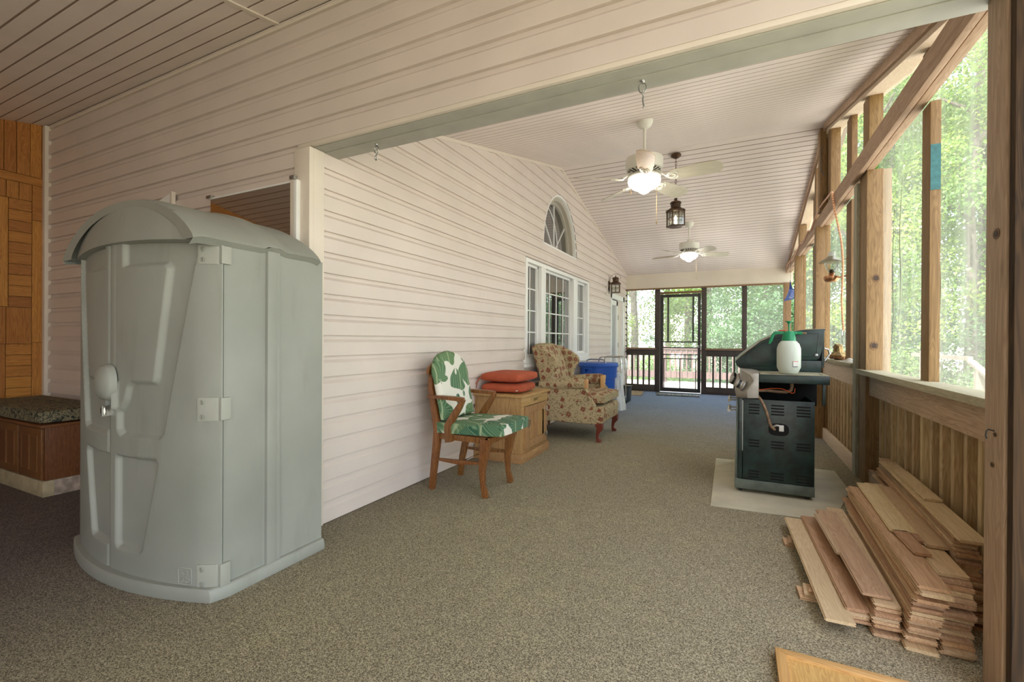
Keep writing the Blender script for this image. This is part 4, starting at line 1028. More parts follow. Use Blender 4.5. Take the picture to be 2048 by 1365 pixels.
# ================================================================ CEILING FANS
m_blade = wood('whitewashed_blade', (.47, .43, .33), (.60, .565, .455), 0, .45, .7, var=.03, grain=.8)
m_blade2 = wood('limed_oak_blade', (.55, .40, .25), (.70, .55, .38), 0, .45, .7, var=.03)
def fan(label, x, y, a0, s, special=None):
    zc = roof_z(y)
    f = thing('ceiling_fan', label, 'ceiling fan', (x, y, zc-.7), 'white ceiling fans')
    MB().lathe([(.074, .012), (.074, -.012), (.066, -.04), (.045, -.065), (.018, -.075), (0, -.075)], (x, y, zc), 24, None).build('canopy', m_fan, f, smooth=True)
    MB().tube([(x, y, zc-.07), (x, y, zc-.27)], .0135, 10).build('down_rod', m_fan, f, smooth=True)
    mz = zc-.40   # motor centre
    MB().lathe([(0, .125), (.025, .12), (.035, .085), (.10, .072), (.158, .055), (.165, .045), (.165, -.03), (.155, -.052), (.085, -.075), (0, -.076)], (x, y, mz), 36).build('motor_housing', m_fan, f, smooth=True, ang=25)
    for k in range(20):
        a = 2*PI*k/20; MB().obox((x+.118*math.cos(a), y+.118*math.sin(a), mz-.064), (.05, .011, .008), Matrix.Rotation(a, 3, 'Z') @ Matrix.Rotation(R(-16), 3, 'Y')).build('vent_slot', m_dark, f)
    bz = mz-.14
    MB().lathe([(.055, .035), (.06, 0), (.045, -.03), (.055, -.05), (.142, -.062), (.148, -.075), (.14, -.082), (0, -.082)], (x, y, mz-.045), 30).build('light_fitter', m_fan, f, smooth=True, ang=30)
    MB().lathe([(.132, 0), (.146, -.022), (.140, -.055), (.105, -.09), (.06, -.11), (.045, -.128), (.02, -.142), (0, -.145)], (x, y, mz-.125), 30).build('light_bowl', m_bowl, f, smooth=True)
    for k in range(5):
        a = R(a0+72*k); Rz = Matrix.Rotation(a, 3, 'Z'); T = Rz @ Matrix.Rotation(R(-20), 3, 'X'); O = Vector((x, y, bz))
        n = 10; out = []
        for i in range(n+1):
            u = i/n; xx = .245+.415*u; w = .062+.016*math.sin(u*2.4)
            if u > .9: w *= math.sqrt(max(.05, 1-((u-.9)/.115)**2))
            out.append((xx, w))
        poly = [(p, w) for p, w in out] + [(p, -w) for p, w in out[::-1]]
        bl = MB().rings([[O + T @ Vector((p, q, dz)) for p, q in poly] for dz in (-.003, .003)]).build('blade', (m_blade2 if special == k else m_blade), f)
        ir = MB().tube([O+Rz @ Vector((.10, 0, .075)), O+Rz @ Vector((.16, .0, .03)), O+Rz @ Vector((.20, .0, .0))], .010, 7)
        for s in (-1, 1): ir.tube([O+T @ Vector((.195, 0, -.006)), O+T @ Vector((.225, s*.035, -.006)), O+T @ Vector((.275, s*.042, -.006)), O+T @ Vector((.30, s*.018, -.006))], .007, 6)
        ir.tube([O+T @ Vector((.245, .022*math.cos(t), -.008)) + T @ Vector((.030*math.sin(t), 0, 0)) for t in [q*2*PI/12 for q in range(12)]], .006, 6, loop=True)
        ir.build('blade_iron', m_fan, f, smooth=True)
    for dx, ln in ((.12, .40), (-.11, .10)):
        MB().tube([(x+dx, y-.06, mz-.14), (x+dx, y-.06, mz-.14-ln)], .0016, 4).build('pull_chain', m_brass, f)
        MB().lathe([(0, 0), (.005, .004), (.004, .03), (0, .034)], (x+dx, y-.06, mz-.14-ln-.034), 8).build('chain_pull', m_brass, f, smooth=True)
    d = bpy.data.lights.new('fan_lamp', 'POINT'); d.energy = 7; d.color = (1, .92, .82); d.shadow_soft_size = .12
    l = bpy.data.objects.new('fan_lamp', d); COL.objects.link(l); l.location = (x, y, mz-.36)
fan('nearer white ceiling fan with lit bowl and one limed oak blade', -.762, 4.28, -7, 1, 4)
fan('farther white ceiling fan with lit bowl near the end wall', -.735, 8.40, 21.5, 1)
# ================================================================ GRILL ON ITS BOARD
gm = thing('grill_mat', 'pale hardboard sheet lying on carpet under the gas grill', 'board', (-.16, 3.47, 0))
MB().prism([(-.154, 3.471), (.56, 3.50), (.79, 4.30), (.79, 4.90), (-.17, 4.90)], 'xy', .0005, .006).build('sheet', m_ply, gm, bevel=.001)
gr = thing('gas_grill', 'dark green gas grill with steel control panel and open side burner shelf', 'grill', (.26, 4.35, .006))
GY, GB = 3.90, 4.86
# cart shell: near side panel has cut slots, so build it as a slatted plate
holes = []
for x0, x1, dz in ((.088, .160, 0), (.236, .320, 0), (.398, .484, 0)):
    holes += [(x0, x1, z-.006, z+.005) for z in (.674, .652, .630, .608)] + [(x0, x1, z-.006, z+.005) for z in (.405, .383, .361)] + [(x0, x1, z-.006, z+.005) for z in (.172, .150, .128)]
box('side_panel', m_grill, gr, .050, .510, GY, GY+.012, .107, .714, bevel=.004)
for h in holes: box('vent_slot', m_hole, gr, h[0], h[1], GY-.0012, GY+.002, h[2], h[3])
MB().rings([[(.285+.066*math.copysign(abs(math.cos(t))**.7, math.cos(t)), GY-d, .498+.046*math.copysign(abs(math.sin(t))**.7, math.sin(t))) for t in [k*2*PI/28 for k in range(28)]] for d in (.0015, -.002)]).build('access_hole', m_hole, gr)
box('front_frame', m_grill, gr, .016, .046, GY, GB, .107, .714, bevel=.003)
lab(box('frame_strip', m_steel, gr, .046, .050, GY-.002, GY+.004, .32, .70), 'bright steel edge strip')
box('front_door', m_grillbase, gr, .004, .015, GY+.01, GB-.01, .12, .705, bevel=.003)
box('far_panel', m_grill, gr, .016, .510, GB-.012, GB, .107, .714, bevel=.003); box('back_panel', m_grill, gr, .498, .510, GY+.013, GB-.013, .107, .714)
box('base', m_grillbase, gr, -.004, .512, GY-.012, GB+.012, .032, .104, bevel=.005)
for x in (.035, .470):
    for yy in (GY+.03, GB-.03):
        w = MB().lathe([(0, -.011), (.019, -.011), (.0215, -.005), (.0215, .005), (.019, .011), (0, .011)], (x, yy, .0285), 14, Matrix.Rotation(R(90), 3, 'X')).build('caster', m_black, gr, smooth=True, ang=40)
# side shelf and burner bracket
box('side_shelf', m_grill, gr, .156, .598, GY-.004, 4.335, .842, .903, bevel=.006)
box('shelf_top', m_dust, gr, .162, .594, GY, 4.335, .9035, .908)
box('shelf_slot', m_hole, gr, .555, .562, 3.95, 4.09, .908, .9088)
box('bracket', m_grill, gr, .556, .575, GY+.005, GY+.03, .690, .845, bevel=.003)
box('firebox', m_hole, gr, .10, .575, 4.30, GB-.02, .640, .925, bevel=.006)
box('firebox_rim', m_grill, gr, .12, .596, 4.255, GB, .909, 1.0, bevel=.004)
# control panel
near = [(.155, .908), (.154, .723), (.080, .718), (.076, .771), (.121, .851), (.099, .893), (.124, .909)]
main = [(.158, .915), (.158, .700), (.006, .700), (-.006, .760), (.035, .850), (.040, .925), (.10, .925)]
MB().rings([[(a, GY, b) for a, b in near], [(a, GY+.115, b) for a, b in main], [(a, GB+.1, b) for a, b in main]]).build('control_panel', m_ssteel, gr, bevel=.002)
kd = Vector((-.90, -.12, .42)).normalized(); kq = kd.to_track_quat('Z', 'Y').to_matrix()
for yy in (3.965, 4.18, 4.42, 4.66):
    c = Vector((.052, yy, .806)) if yy < 4 else Vector((.012, yy, .815))
    kb = MB().lathe([(0, 0), (.044, 0), (.046, .010), (.037, .015), (.033, .020), (.033, .048), (.029, .056), (0, .057)], c, 22, kq).build('knob', m_ssteel, gr, smooth=True, ang=30)
    MB().lathe([(.0335, .026), (.0340, .042), (.0335, .044)], c, 22, kq).build('knob_grip', m_black, kb)
# door handles
for zz, yy in ((.655, 4.30), (.610, 4.02)):
    MB().tube([(-.048, yy-.07, zz), (-.048, yy+.22, zz)], .0125, 10).build('door_handle', m_ssteel, gr, smooth=True)
    for q in (.0, .16): MB().tube([(.004, yy+q, zz), (-.048, yy+q, zz)], .006, 8).build('handle_post', m_ssteel, gr)
# hood
HP = [(-.004, .978), (.0, .995), (.03, 1.028), (.072, 1.066), (.174, 1.152), (.278, 1.207), (.375, 1.232), (.486, 1.248), (.617, 1.253), (.61, 1.17), (.595, 1.065), (.584, 1.022), (.565, 1.006), (.468, 1.003), (.41, .99), (.345, .955), (.276, .926), (.09, .924), (.025, .929), (.003, .95)]
MB().prism(HP, 'xz', 4.25, 4.275).build('hood_end', m_grill, gr, bevel=.004)
MB().prism(HP, 'xz', GB-.03, GB-.005).build('hood_end', m_grill, gr, bevel=.004)
top = HP[:9]; inn = [(x+.012, z-.014) for x, z in top]
MB().prism(top+inn[::-1], 'xz', 4.275, GB-.03).build('hood_shell', m_grill, gr, smooth=True)
MB().prism([(.60, .95), (.617, .95), (.617, 1.25), (.605, 1.25)], 'xz', 4.275, GB-.03).build('hood_back', m_grill, gr)
lab(MB().prism([(x, z) for x, z in HP[1:9]]+[(x+.002, z-.004) for x, z in HP[1:9]][::-1], 'xz', 4.243, 4.2505).build('hood_trim', m_tanrug, gr), 'worn tan edge of hood')
emb = [(.06, 1.00), (.09, 1.06), (.18, 1.125), (.28, 1.175), (.38, 1.20), (.50, 1.213), (.578, 1.215), (.565, 1.06), (.535, 1.032), (.45, 1.03), (.40, 1.02), (.33, .978), (.26, .948), (.10, .946)]
MB().tube([(x, 4.249, z) for x, z in emb], .0025, 5, loop=True).build('embossed_line', m_grill, gr)
MB().lathe([(0, 0), (.013, 0), (.011, .006), (0, .009)], (.562, 4.25, 1.045), 12, Matrix.Rotation(R(90), 3, 'X')).build('hinge_bolt', m_steel, gr, smooth=True)
MB().tube([(.62, 4.30, 1.10), (.65, 4.32, 1.09), (.66, 4.34, 1.05), (.63, 4.33, 1.00)], .006, 6).build('spit_bracket', m_steel, gr)
# hoses and wires
MB().tube([(.150, GY+.05, .735), (.170, GY+.0, .712), (.195, GY-.014, .66), (.214, GY-.016, .60), (.226, GY-.016, .545), (.240, GY-.012, .515), (.262, GY, .495)], .0095, 8).build('gas_hose', m_tanhose, gr, smooth=True)
MB().tube([(.158, GY+.10, .770), (.22, GY+.12, .772), (.29, GY+.12, .767), (.345, GY+.11, .768), (.372, GY+.10, .785), (.378, GY+.10, .812), (.376, GY+.10, .842)], .0115, 8).build('burner_tube', m_tanhose, gr, smooth=True)
MB().tube([(.158, GY+.09, .778), (.24, GY+.09, .793), (.31, GY+.09, .794), (.345, GY+.08, .782), (.375, GY+.07, .764), (.392, GY+.08, .770), (.396, GY+.09, .80)], .0028, 5).build('igniter_wire', m_orange, gr, smooth=True)
box('valve_tag', m_label, gr, .288, .318, GY-.004, GY+.001, .487, .532, bevel=.002)
MB().tube([(.245, GY-.006, .515), (.27, GY-.01, .53), (.285, GY-.008, .527)], .009, 8).build('gas_valve', m_steel, gr, smooth=True)

# ================================================================ SPRAYER
sx, sy, sz = .354, 3.985, .909
sp = thing('pump_sprayer', 'milky plastic pump sprayer with green head standing on the grill shelf', 'sprayer', (sx, sy, sz))
MB().lathe([(0, .001), (.052, .001), (.060, .006), (.078, .050), (.079, .15), (.078, .19), (.068, .222), (.050, .244), (.034, .252), (0, .252)], (sx, sy, sz), 30).build('bottle', m_hdpe, sp, smooth=True, ang=50)
MB().lathe([(.046, .246), (.046, .262), (.041, .285), (.036, .312), (.030, .318), (0, .319)], (sx, sy, sz), 24).build('collar', m_green, sp, smooth=True, ang=35)
MB().bar((sx-.095, sy, sz+.307), (sx+.05, sy, sz+.305), .026, .022).tube([(sx-.09, sy, sz+.308), (sx-.105, sy, sz+.285), (sx-.118, sy, sz+.245), (sx-.128, sy, sz+.222)], [.011, .012, .012, .008], 8).build('handle', m_green, sp, bevel=.004)
MB().tube([(sx+.045, sy, sz+.305), (sx+.085, sy, sz+.303)], .012, 10).build('nozzle', m_green, sp, smooth=True, ang=40)
lab(MB().tube([(sx+.085, sy, sz+.303), (sx+.112, sy, sz+.302)], [.008, .006], 10).build('nozzle_tip', m_tanhose, sp), 'tan nozzle tip')
MB().bar((sx-.07, sy, sz+.324), (sx-.02, sy, sz+.322), .012, .008).build('trigger_lock', m_redp, sp, bevel=.003)
MB().lathe([(.005, .318), (.006, .37), (.014, .385), (.024, .388), (.025, .394), (0, .395)], (sx, sy, sz), 14).build('pump_knob', m_green, sp, smooth=True, ang=35)
lb = MB().obox((sx+.036, sy-.0705, sz+.075), (.040, .002, .044), Matrix.Rotation(R(27), 3, 'Z')).build('paper_label', m_label, sp)
for dx, dz, w, h, m in ((0, .019, .038, .004, m_redp), (0, -.018, .034, .005, m_black), (-.018, 0, .002, .040, m_black), (.004, .002, .020, .003, m_steel)):
    MB().obox(Vector((sx+.036, sy-.0705, sz+.075)) + Matrix.Rotation(R(27), 3, 'Z') @ Vector((dx, -.0012, dz)), (w, .0008, h), Matrix.Rotation(R(27), 3, 'Z')).build('printed_line', m, lb)

# ================================================================ THINGS ON AND ABOVE THE LEDGE
fg = thing('bracket_fungus', 'large dried tan bracket fungus sitting on ledge behind the grill', 'fungus', (.968, 5.78, .963))
def fun(u, v):
    a = 2*PI*u; n = 1+.14*math.sin(3*a+1)+.09*math.sin(7*a)+.05*math.sin(13*a+5*v)
    prof = [(.05, .0), (.085, .02), (.10, .045), (.085, .06), (.055, .085), (.048, .12), (.052, .145), (.0, .155)]
    k = v*7; i = min(6, int(k)); t = k-i
    r = prof[i][0]*(1-t)+prof[i+1][0]*t; z = prof[i][1]*(1-t)+prof[i+1][1]*t
    return (.972+r*.75*n*math.cos(a)-.02*v, 5.80+r*1.15*n*math.sin(a), .9625+z*(1+.12*math.sin(2*a)))
MB().grid(fun, 36, 20, closeu=True).build('fungus_body', m_fungus, fg, smooth=True)
MB().tube([fun(k/30, .16) for k in range(30)], .016, 7, loop=True).build('fungus_rim', m_fungus2, fg, smooth=True)
rg = thing('crumpled_cloth', 'crumpled whitish cloth lying on ledge beside the bracket fungus', 'cloth', (.965, 5.25, .963))
def clo(u, v):
    a, b_ = 2*u-1, 2*v-1
    return (.968+.055*a*(1+.1*math.sin(5*v)), 5.20+.16*b_, .9635+.028*max(0, 1-abs(a)**2.5)*max(0, 1-abs(b_)**2.5)*(1+.5*math.sin(9*u+7*v)*math.sin(11*v)))
MB().grid(clo, 16, 22).build('cloth_body', plain('grey_white_rag', (.50, .48, .40), .9, var=.15, vs=25), rg, smooth=True)
ol = thing('oil_lamp', 'copper and glass oil lamp on bracket at the middle post', 'lamp', (.885, 5.72, 1.80))
lx, ly = .884, 5.72
MB().lathe([(0, 1.772), (.045, 1.772), (.062, 1.782), (.074, 1.815), (.070, 1.828), (.03, 1.835), (.022, 1.848), (.03, 1.86), (0, 1.862)], (lx, ly, 0), 24).build('font', m_copper, ol, smooth=True, ang=40)
MB().lathe([(.026, 1.862), (.036, 1.885), (.052, 1.915), (.064, 1.955), (.061, 1.975), (.03, 1.99)], (lx, ly, 0), 24).build('chimney', m_clear, ol, smooth=True)
MB().lathe([(.112, 1.972), (.108, 1.982), (.06, 2.015), (.034, 2.035), (.032, 2.032), (.056, 2.010), (.105, 1.976), (.112, 1.972)], (lx, ly, 0), 26).build('shade', NT('smoked_brass_shade').pbr(Base_Color=(.33, .31, .22), Metallic=.7, Roughness=.3), ol, smooth=True)
MB().lathe([(.030, 2.034), (.032, 2.075), (.028, 2.078), (.026, 2.036)], (lx, ly, 0), 16).build('chimney_top', plain('milk_glass', (.74, .78, .74), .3), ol, smooth=True)
MB().lathe([(0, 1.86), (.014, 1.86), (.022, 1.875), (.014, 1.90), (0, 1.905)], (lx, ly, 0), 12).tube([(lx, ly, 1.866), (lx+.03, ly-.03, 1.868)], .003, 5).build('burner', m_bronze, ol, smooth=True)
MB().tube([(lx+.065, ly-.02, 1.812), (.988, 5.56, 1.812)], .007, 7).build('bracket', m_copper, ol)
MB().tube([(lx+.08, ly-.03, 1.982), (.988, 5.56, 1.985)], .004, 6).build('upper_bracket', m_copper, ol)
rl = thing('rope_light', 'orange rope light running along the beam and hanging down beside lamp', 'rope light', (.87, 6, 2.6))
RP = [(.872, 10.3, 2.60), (.868, 9.9, 2.61), (.870, 9.2, 2.57), (.868, 8.7, 2.60), (.872, 8.3, 2.655), (.868, 7.9, 2.60), (.870, 7.4, 2.655), (.868, 7.1, 2.61), (.868, 6.75, 2.68), (.866, 6.3, 2.71), (.87, 5.9, 2.70), (.870, 5.62, 2.675), (.868, 5.57, 2.60), (.872, 5.50, 2.46), (.880, 5.36, 2.27), (.884, 5.24, 2.10), (.890, 5.19, 1.90), (.890, 5.20, 1.72), (.890, 5.23, 1.54), (.888, 5.18, 1.38), (.892, 5.15, 1.26)]
def smooth(P, n=5):
    P = [Vector(p) for p in P]; out = []
    for i in range(len(P)-1):
        a, b_, c, d = P[max(0, i-1)], P[i], P[i+1], P[min(len(P)-1, i+2)]
        for k in range(n):
            t = k/n; out.append(.5*((2*b_)+(c-a)*t+(2*a-5*b_+4*c-d)*t*t+(3*b_-a-3*c+d)*t**3))
    return out+[P[-1]]
sp_ = smooth(RP)
MB().tube(sp_, .0085, 8).build('rope_tube', m_ropel, rl, smooth=True)
bb = MB(); m_beadg = mat_emit('rope_bead', (1, .62, .36, 1), 1.3)
for p in sp_[54:]:
    bb.sphere(p, .0098, 6)
bb.build('light_bead', m_beadg, rl)
MB().lathe([(.0, 0), (.012, .005), (.012, .05), (0, .055)], (.892, 5.15, 1.205), 10).build('end_cap', m_clear, rl)
pf = thing('pennant', 'small blue team pennant with white letters hanging from beam end', 'flag', (.84, 9.0, 2.2))
PO = [(.817, 2.215), (.828, 2.13), (.842, 2.06), (.868, 2.03), (.888, 1.97), (.893, 1.91), (.86, 1.872), (.80, 1.852), (.715, 1.830), (.755, 1.90), (.785, 1.97), (.803, 2.04), (.810, 2.12)]
def pen(y): return [(x, 9.0+y+.05*math.sin((z-1.83)*7), z) for x, z in PO]
MB().rings([pen(0), pen(.002)]).build('cloth', plain('pennant_blue', (.10, .16, .42), .7, var=.05), pf)
lab(MB().rings([[(x, 8.998+.05*math.sin((z-1.83)*7), z) for x, z in PO[:4]+PO[-2:]], [(x, 8.9985+.05*math.sin((z-1.83)*7), z) for x, z in PO[:4]+PO[-2:]]]).build('top_panel', plain('pennant_navy', (.012, .035, .22), .7), pf), 'dark navy top section')
ltr = MB()
for k, (cx, cz) in enumerate(((.872, 2.00), (.862, 1.972), (.852, 1.945), (.842, 1.918), (.828, 1.893))):
    yy = 8.9965+.05*math.sin((cz-1.83)*7)
    A = Matrix.Rotation(R(14), 3, 'Y')
    for dx, dz, w, h in ((0, .007, .050, .004), (0, -.007, .050, .004), (-.025, 0, .005, .018)) if k % 2 == 0 else ((0, .006, .050, .004), (.023, 0, .005, .016), (-.01, -.006, .03, .004)):
        ltr.obox(Vector((cx, yy, cz)) + A @ Vector((dx, 0, dz)), (w, .0015, h), A)
ltr.build('lettering', m_label, pf)
MB().tube([(.817, 9.0, 2.21), (.82, 9.0, 2.52)], .002, 4).build('cord', m_black, pf)

# ================================================================ FLOORING PLANKS
pid = 0
def plank(label, group, c, L, w, rz, th=.0125, mat=None, tilt=0):
    global pid; pid += 1
    b = MB(); h = th/2
    # tongue on one long edge, groove line on the other
    prof = [(-w/2, -h), (w/2, -h), (w/2, -h*.35), (w/2+.005, -h*.3), (w/2+.005, h*.3), (w/2, h*.35), (w/2, h), (-w/2, h), (-w/2, h*.3), (-w/2+.004, h*.25), (-w/2+.004, -h*.25), (-w/2, -h*.3)]
    b.rings([[(x, a, z) for a, z in prof] for x in (-L/2, L/2)])
    o = b.build('wooden_plank', mat or m_plank[pid % 3]); o.location = c; o.rotation_euler = (0, tilt, rz)
    o['label'] = label; o['category'] = 'plank'
    if group: o['group'] = group
    return o
rnd = random.Random(5)
ORD = 'lowest second third fourth fifth sixth seventh eighth ninth tenth eleventh twelfth thirteenth fourteenth fifteenth sixteenth seventeenth eighteenth nineteenth twentieth twenty-first twenty-second topmost'.split()
D90 = R(90)
def stack(x, w, n, yn, L, lean, label, group, top=None, z0=.0, skew=0, jit=.03, dx=.0):
    z = z0
    for k in range(n):
        l = L*rnd.uniform(.90, 1.06); yy = yn+rnd.uniform(-jit, jit)+dx*k
        a = D90 + skew + rnd.uniform(-.022, .022)
        xx = x + lean*k + rnd.uniform(-.006, .006) - math.sin(a-D90)*l/2
        plank(label+', '+ORD[k]+' from the floor', group, (xx, yy+l/2, z+.0068), l, w*rnd.uniform(.95, 1.0), a)
        z += .0137
    return z
for (x, yy, n, nm) in ((.315, 3.035, 3, 'farther'), (.325, 2.455, 3, 'nearer')):
    for k in range(n): plank('short crosswise offcut under the pale loose plank, '+nm+' pile, '+('lowest', 'middle', 'top')[k]+' piece', 'short offcuts in the '+nm+' pile', (x+.055+.022*k, yy-.005*k, .0068+.0137*k), .24, .105, R(3-6*k))
zA = .0137*3+.0068
plank('pale loose flooring plank lying flat at left edge of pile', None, (.352, 2.745, zA+.002), 1.14, .098, R(92.3), mat=m_plankpale)
stack(.448, .080, 5, 2.30, 1.05, .002, 'flooring plank in the low leftmost row', 'planks in the low left row', skew=R(1.5))
zc = stack(.535, .086, 8, 2.26, 1.16, .001, 'flooring plank in the second low row', 'planks in the second low row', skew=R(.5))
plank('wide dusty flooring plank on top of second low row', None, (.508, 2.83, zc+.008), 1.02, .098, R(91.5), mat=m_plank[1])
plank('short narrow flooring plank left on top of the low rows', None, (.462, 2.98, zc+.007), .55, .05, R(92), mat=m_plank[2])
zD = stack(.628, .094, 17, 2.21, 1.30, .0026, 'flooring plank in the tall middle stack', 'planks in the tall middle stack', skew=R(-1.5))
zE = stack(.730, .094, 17, 2.20, 1.32, .0030, 'flooring plank in the tall right stack', 'planks in the tall right stack', skew=R(-2), dx=.010)
zF = stack(.866, .080, 23, 2.46, 1.45, .0008, 'flooring plank in stack against knee wall', 'planks in the stack by the knee wall', skew=R(-2), jit=.02, dx=.006)
plank('pale flooring plank on top of the tall middle stack', None, (.742, 3.20, zD+.008), .84, .104, R(88), mat=m_plankpale)
plank('narrow orange offcut on top of the tall middle stack', None, (.718, 2.66, zD+.008), .26, .055, R(93), mat=m_plank[0])
plank('stub offcut with stepped end on top of tall middle stack', None, (.766, 2.76, zD+.0075), .16, .035, R(90), mat=m_plank[0])
plank('dusty flooring plank on top of the tall right stack', None, (.845-.01, 3.12, zE+.009), .95, .098, R(88), mat=m_plank[2])
plank('pale wavy flooring plank topping the highest stack', None, (.914, 3.24, zF+.008), 1.42, .092, R(88), mat=m_plankpale)
plank('short pale offcut on top of highest plank stack', None, (.925, 3.36, zF+.022), .60, .070, R(88.5), mat=m_plankpale)

# ================================================================ OAK PANEL IN THE FOREGROUND
op = thing('oak_door_panel', 'framed oak cabinet door lying on carpet at the bottom edge', 'panel', (.30, 1.70, 0))
m_oakx = wood('light_oak_rail', (.42, .22, .065), (.66, .42, .15), 0, .4, 1.5, var=.05); m_oaky = wood('light_oak_stile', (.42, .22, .065), (.64, .39, .14), 1, .4, 1.5, var=.05)
px0, px1, py0, py1 = .134, .66, 1.46, 1.938
MB().prism([(px0, py1), (px1, py1), (px1-.035, py1-.035), (px0+.035, py1-.035)], 'xy', .002, .028).build('top_rail', m_oakx, op, bevel=.003)
MB().prism([(px0, py0), (px1, py0), (px1-.035, py0+.035), (px0+.035, py0+.035)], 'xy', .002, .028).build('bottom_rail', m_oakx, op, bevel=.003)
MB().prism([(px0, py0), (px0, py1), (px0+.035, py1-.035), (px0+.035, py0+.035)], 'xy', .002, .028).build('stile', m_oaky, op, bevel=.003)
MB().prism([(px1, py0), (px1, py1), (px1-.035, py1-.035), (px1-.035, py0+.035)], 'xy', .002, .028).build('stile', m_oaky, op, bevel=.003)
box('field_panel', m_oaky, op, px0+.035, px1-.035, py0+.035, py1-.035, .004, .017)

# ================================================================ OUTDOORS
def mat_ground():
    t = NT('leaf_litter_ground'); v = t.coord(); a = t.noise(v, .7, 5); b_ = t.noise(v, 14, 4)
    k = t.math('ADD', t.math('MULTIPLY', a.outputs[0], .6), t.math('MULTIPLY', b_.outputs[0], .4))
    return t.pbr(Base_Color=t.ramp(k, [(.35, (.22, .19, .13)), (.5, (.40, .35, .25)), (.62, (.20, .25, .10))]), Roughness=1)
struct('ground', MB().box(-40, 50, -30, 60, -1.15, -.95).data('ground', mat_ground()))
m_deck = wood('sunlit_deck_board', (.58, .52, .46), (.72, .66, .60), 0, .7, .8, var=.08)
m_deckrail = plain('faded_red_deck_rail', (.19, .125, .115), .7, var=.12, vs=5)
dk = struct('deck')
me = MB().box(-7, 1.7, 0, .138, -.14, -.10).data('deck_board', m_deck)
for k in range(29):
    o = link('deck_board', me, dk); o.location = (0, YE+.12+.145*k, 0)
box('joist_frame', m_deckrail, dk, -7, 1.7, YE+.2, 14.9, -.95, -.145)
RY = 14.55
dr_ = thing('deck_railing', 'faded reddish deck railing with balusters beyond the end screens', 'railing', (-1.5, RY, -.1))
box('cap_rail', m_deckrail, dr_, -7, 1.7, RY-.07, RY+.07, .90, .935); box('top_rail', m_deckrail, dr_, -7, 1.7, RY-.02, RY+.02, .765, .895); box('bottom_rail', m_deckrail, dr_, -7, 1.7, RY-.02, RY+.02, .04, .235)
me = MB().box(-.019, .019, -.045, -.02, .05, .90).data('baluster', m_deckrail)
for k in range(56):
    o = link('baluster', me, dr_); o.location = Vector((-6.9+.155*k, RY, 0))-WL[dr_.name]
for x in (-6.9, -4.4, -1.95, .55, 1.6): box('post', m_deckrail, dr_, x-.05, x+.05, RY+.021, RY+.12, -.95, 1.0)
sr = thing('stair_railing', 'pale wooden stair handrail outside the right hand netting', 'railing', (3.3, 9.8, -.95))
m_palewood = wood('sunbleached_rail', (.20, .17, .13), (.30, .26, .21), 1, .8, .8, var=.05)
for yy, zt in ((7.6, .2), (9.3, .72), (11.6, .98)): box('post', m_palewood, sr, 3.25, 3.35, yy-.05, yy+.05, -.95, zt)
MB().bar((3.30, 7.2, .0), (3.30, 9.6, .86), .09, .04).build('handrail', m_palewood, sr); MB().bar((3.30, 7.2, -.5), (3.30, 9.6, .36), .04, .09).build('lower_rail', m_palewood, sr)
box('landing_rail', m_palewood, sr, 3.27, 3.33, 9.6, 12.2, .86, .93)

def mat_leaf(name, c1, c2, tr):
    t = NT(name); v = t.coord(); n = t.noise(v, 1.6, 3); n2 = t.noise(v, 17, 1)
    col = t.ramp(t.math('ADD', t.math('MULTIPLY', n.outputs[0], .55), t.math('MULTIPLY', n2.outputs[0], .45)), [(.36, c1), (.62, c2)])
    oi = t.n('ObjectInfo'); col = t.n('HueSaturation', Color=col, Value=t.math('ADD', t.math('MULTIPLY', oi.outputs['Random'], .5), .75)).outputs[0]
    d = t.n('BsdfPrincipled', Base_Color=col, Roughness=.45, Specular_IOR_Level=.6); b_ = t.n('BsdfTranslucent', Color=t.mix(1, col, tr, 'MULTIPLY'))
    return t.surf(t.n('MixShader', _0=.42, _1=d.outputs[0], _2=b_.outputs[0]))
m_leafs = [mat_leaf('maple_leaf', (.08, .17, .05), (.24, .38, .12), (1.8, 1.7, 1.0)), mat_leaf('dark_leaf', (.045, .11, .055), (.15, .26, .12), (1.5, 1.6, 1.2)), mat_leaf('yellow_green_leaf', (.13, .21, .055), (.32, .41, .13), (1.7, 1.7, .9))]
m_bark = plain('grey_bark', (.16, .135, .11), .9, var=.35, vs=9, bump=.5, bs=25)
def leaves(seed, n, clumps, crown, size, mat):
    r = random.Random(seed); vs = []; fs = []
    cs = []
    for _ in range(clumps):
        a = r.uniform(0, 2*PI); z = crown[1]+(crown[2]-crown[1])*r.random()**.8; q = crown[0]*math.sqrt(r.random())*(1-.45*((z-crown[1])/(crown[2]-crown[1]))**2)
        cs.append((q*math.cos(a), q*math.sin(a), z, r.uniform(.35, .85)))
    for k in range(n):
        cx, cy, cz, cr_ = cs[r.randrange(clumps)]
        d = Vector((r.gauss(0, 1), r.gauss(0, 1), r.gauss(0, .6))).normalized()*cr_*r.random()**.4
        p = Vector((cx, cy, cz))+d
        nrm = Vector((r.gauss(0, .5), r.gauss(0, .5), r.uniform(.25, 1))).normalized()
        t = nrm.orthogonal().normalized(); t = Matrix.Rotation(r.uniform(0, 2*PI), 3, nrm) @ t; b_ = nrm.cross(t)
        s = size*r.uniform(.6, 1.25); i = len(vs)
        vs += [p-t*s, p+b_*s*.55, p+t*s, p-b_*s*.55]; fs.append((i, i+1, i+2, i+3))
    me = bpy.data.meshes.new('foliage'); me.from_pydata(vs, [], fs); me.materials.append(mat); return me
F_T = [leaves(1, 17000, 60, (2.4, 1.0, 8.0), .052, m_leafs[0]), leaves(2, 17000, 56, (2.2, .8, 7.0), .050, m_leafs[1]), leaves(3, 16000, 52, (2.6, 1.6, 9.0), .055, m_leafs[2])]
